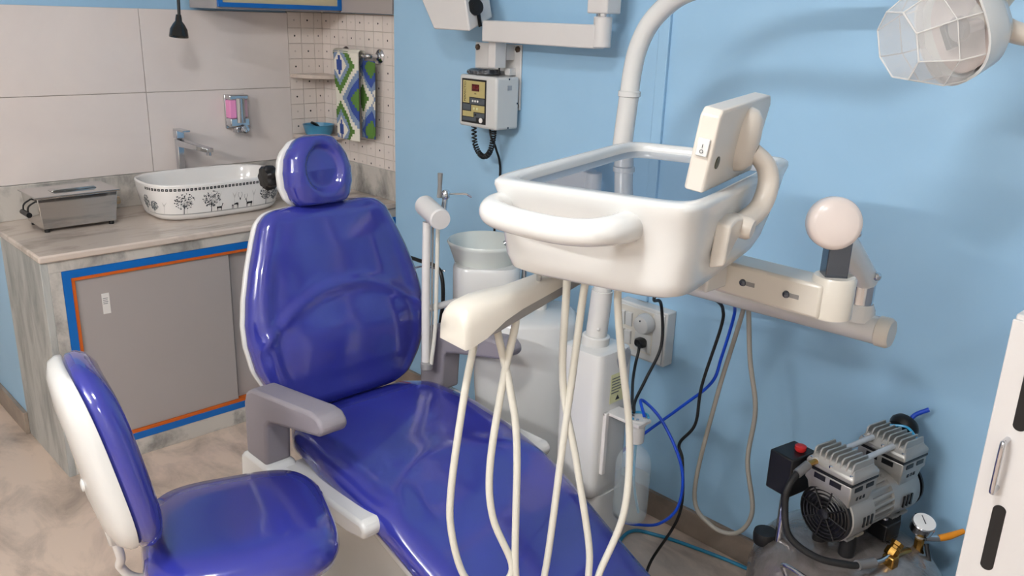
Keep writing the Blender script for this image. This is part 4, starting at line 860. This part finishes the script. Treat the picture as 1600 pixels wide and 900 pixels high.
MB().obox(gp+gz*.0154+V((.004, .004, .002)), V((.7, .7, .35)).normalized(), gz.cross(V((.7, .7, .35)).normalized()), gz, (.012, .001, .0004)).build('gauge_needle', PRINT, gg)
MB().cyl(CP(.24, -.095, .39), CP(.248, -.092, .412), .010, n=14).build('gauge_neck', GREYU, cp)
MB().tube([CP(.255, -.10, .392), CP(.285, -.117, .389)], .008, 12, False).build('valve_body', CHROME, cp)
MB().tube([CP(.283, -.116, .39), CP(.305, -.128, .395), CP(.335, -.145, .408)], [.008, .0085, .006], 12).build('valve_handle', ORANGEH, cp)
MB().tube([CP(.245, -.11, .385), CP(.235, -.13, .35), CP(.22, -.16, .30), CP(.21, -.20, .20), CP(.20, -.21, .03)], .005, 10).build('drain_tube', BLACKR, cp)
MB().lathe([(.012, -.01), (.03, -.006), (.034, .004), (.034, .012), (.028, .022), (.012, .026)], CP(.288, .02, .612), (.75, -.1, .5), 28).build('air_filter', BLACK, cp)
MB().tube([CP(.305, .015, .63), CP(.318, .01, .645), CP(.335, -.01, .662)], .0055, 10).build('filter_tube', BLUETUBE, cp)
MB().tube([CP(.25, -.04, .62), CP(.262, -.005, .632), CP(.25, .03, .626)], .003, 8).build('cyan_loop', mat('cyan_tube', (52, 150, 196), .3), cp)
MB().obox(CP(.178, -.04, .415), ca, cbv, ZA, (.028, .024, .02)).build('capacitor_box', BLACK, cp, .003)
MB().lathe([(.008, 0), (.007, .004)], CP(.178, -.04, .435), n=12).build('box_bolt', CHROME, cp)
MB().tube([CP(-.08, .02, .34), CP(-.105, .01, .385), CP(-.10, -.085, .38), CP(-.07, -.1, .33)], .005, 10).build('carry_handle', CHROME, cp)
MB().tube([CP(.25, -.03, .37), CP(.262, -.03, .425), CP(.288, -.015, .427), CP(.292, -.01, .36)], .0045, 10).build('rear_handle', CHROME, cp)

# ================================================================== STEEL CABINET ON THE RIGHT
sc_ = thing('white_cabinet', (-.34, -3.25, 0), 'white steel cabinet with black slots and a chrome bar handle', 'cabinet')
MB().box((-.596, -3.55, .03), (BW-.016, -2.986, 1.083)).build('body', WHITEM, sc_, .003)
MB().box((-.575, -3.54, 0), (-.1, -3.0, .03)).build('plinth', BLACK, sc_)
dr = MB().box((-.603, -3.54, .05), (-.596, -2.984, 1.075)).build('door', WHITEM, sc_, .002)
for z0, z1, yc in ((.625, .752, -3.028), (.892, 1.02, -3.028), (.36, .487, -3.028)):
    pts = [(math.cos(a)*.0105, (z1-.0105 if a < math.pi else z0+.0105)+math.sin(a)*.0105) for a in [2*math.pi*(k+.0)/24 for k in range(25)]]
    MB().prism(pts[:-1], ((-.603, yc, 0), YA, ZA, -XA), 0, .0008).build('vent_slot', BLACK, dr)
MB().tube([(-.603, -3.016, .872), (-.622, -3.016, .872), (-.628, -3.016, .864), (-.628, -3.016, .79), (-.622, -3.016, .782), (-.603, -3.016, .782)], .0048, 12).build('bar_handle', CHROME, dr)

# ================================================================== OPERATOR STOOL
SF = V((.94, -.34, 0)).normalized(); SL = V((.34, .94, 0)).normalized(); SC = V((-1.39, -1.83, 0))
sl = thing('operator_stool', (SC.x, SC.y, 0), 'blue vinyl operator stool with white shell backrest beside the patient chair', 'stool')
def SP(f_, l_, z): return SC+SF*f_+SL*l_+ZA*z
def sring(a, b, z, e=.55, df=0): return sup(SP(df, 0, z), SF, SL, a, b, 48, e)
MB().loft([sring(.12, .12, .402), sring(.17, .17, .406), sring(.19, .193, .42), sring(.195, .2, .443), sring(.19, .193, .467), sring(.174, .175, .484), sring(.14, .142, .493), sring(.09, .09, .492), sring(.04, .04, .490)]).build('seat_cushion', VINYL, sl, ang=80)
MB().loft([sring(.1, .1, .37), sring(.15, .15, .385), sring(.16, .16, .405)]).build('seat_pan', BLACK, sl)
MB().cyl(SP(0, 0, .12), SP(0, 0, .375), .025).build('gas_column', CHROME, sl)
MB().lathe([(.035, .06), (.035, .14), (.028, .15)], SC, n=24).build('hub', BLACK, sl)
for k in range(5):
    a = R(20+72*k); d = SF*math.cos(a)+SL*math.sin(a)
    MB().tube([SC+ZA*.10, SC+d*.14+ZA*.095, SC+d*.25+ZA*.075], [.02, .017, .013], 12).build('base_leg', CHROME, sl)
    MB().lathe([(.024, -.012), (.026, -.008), (.026, .008), (.024, .012)], SC+d*.25+ZA*.027, (-d.y, d.x, 0), 20).build('castor', BLACK, sl)
# backrest: curved panel facing SF, leaning back
def BP(l_, h, n_):                    # l lateral, h height about centre, n depth toward sitter
    bend = .10*(l_/.17)**2*.17
    return V((-1.642, -1.762, .706))+BF*(-.17*h+bend*1.1+n_)+BL*l_+ZA*h
BF = V((.985, -.17, 0)).normalized(); BL = V((.17, .985, 0)).normalized()
def brg(k, n_, e=.62, N=44, sh=0):
    out = []
    for i in range(N):
        t_ = 2*math.pi*i/N; ct, st_ = math.cos(t_), math.sin(t_)
        l_ = k*.158*math.copysign(abs(ct)**e, ct); h = k*.18*math.copysign(abs(st_)**e, st_)
        l_ *= 1-.16*(h/.168)          # narrower at the top
        out.append(BP(l_, h, n_))
    return out
MB().loft([brg(.5, -.034), brg(.8, -.03), brg(.95, -.02), brg(1.0, -.006), brg(1.0, .004), brg(.9, .008)]).build('backrest_shell', WHITE, sl, ang=70)
MB().loft([brg(.93, .004), brg(1.0, .012), brg(1.02, .028), brg(.98, .046), brg(.86, .06), brg(.6, .066), brg(.25, .067)]).build('backrest_cushion', VINYL, sl, ang=80)
MB().lathe([(.013, 0), (.012, .004), (.006, .006)], BP(-.06, -.04, -.034), -BF, 18).build('shell_boss', WHITE, sl)
MB().loft([[BP(l_, h, n_) for l_, n_ in ((-w_, -.028), (w_, -.028), (w_, .0), (-w_, .0))] for w_, h in ((.06, -.12), (.05, -.17), (.035, -.20), (.03, -.205))]).build('shell_stem', WHITE, sl, .006)
MB().tube([BP(0, -.19, -.014), BP(0, -.25, -.014), SP(-.235, 0, .42), SP(-.2, 0, .385), SP(-.08, 0, .374)], .009, 14).build('back_bar', WHITEM, sl)
# black rail and wire behind the assistant holder
tube('black_rail', [(-.561, -1.306, .803), (-.539, -1.363, .793), (-.519, -1.416, .784), (-.517, -1.444, .758), (-.522, -1.457, .685), (-.531, -1.455, .586), (-.515, -1.475, .555), (-.45, -1.56, .55)], .006, BLACK, ah, 10)
tube('wire_rod', [(-.564, -1.348, .768), (-.53, -1.38, .776), (-.50, -1.44, .77)], .003, CHROME, ah, 8)
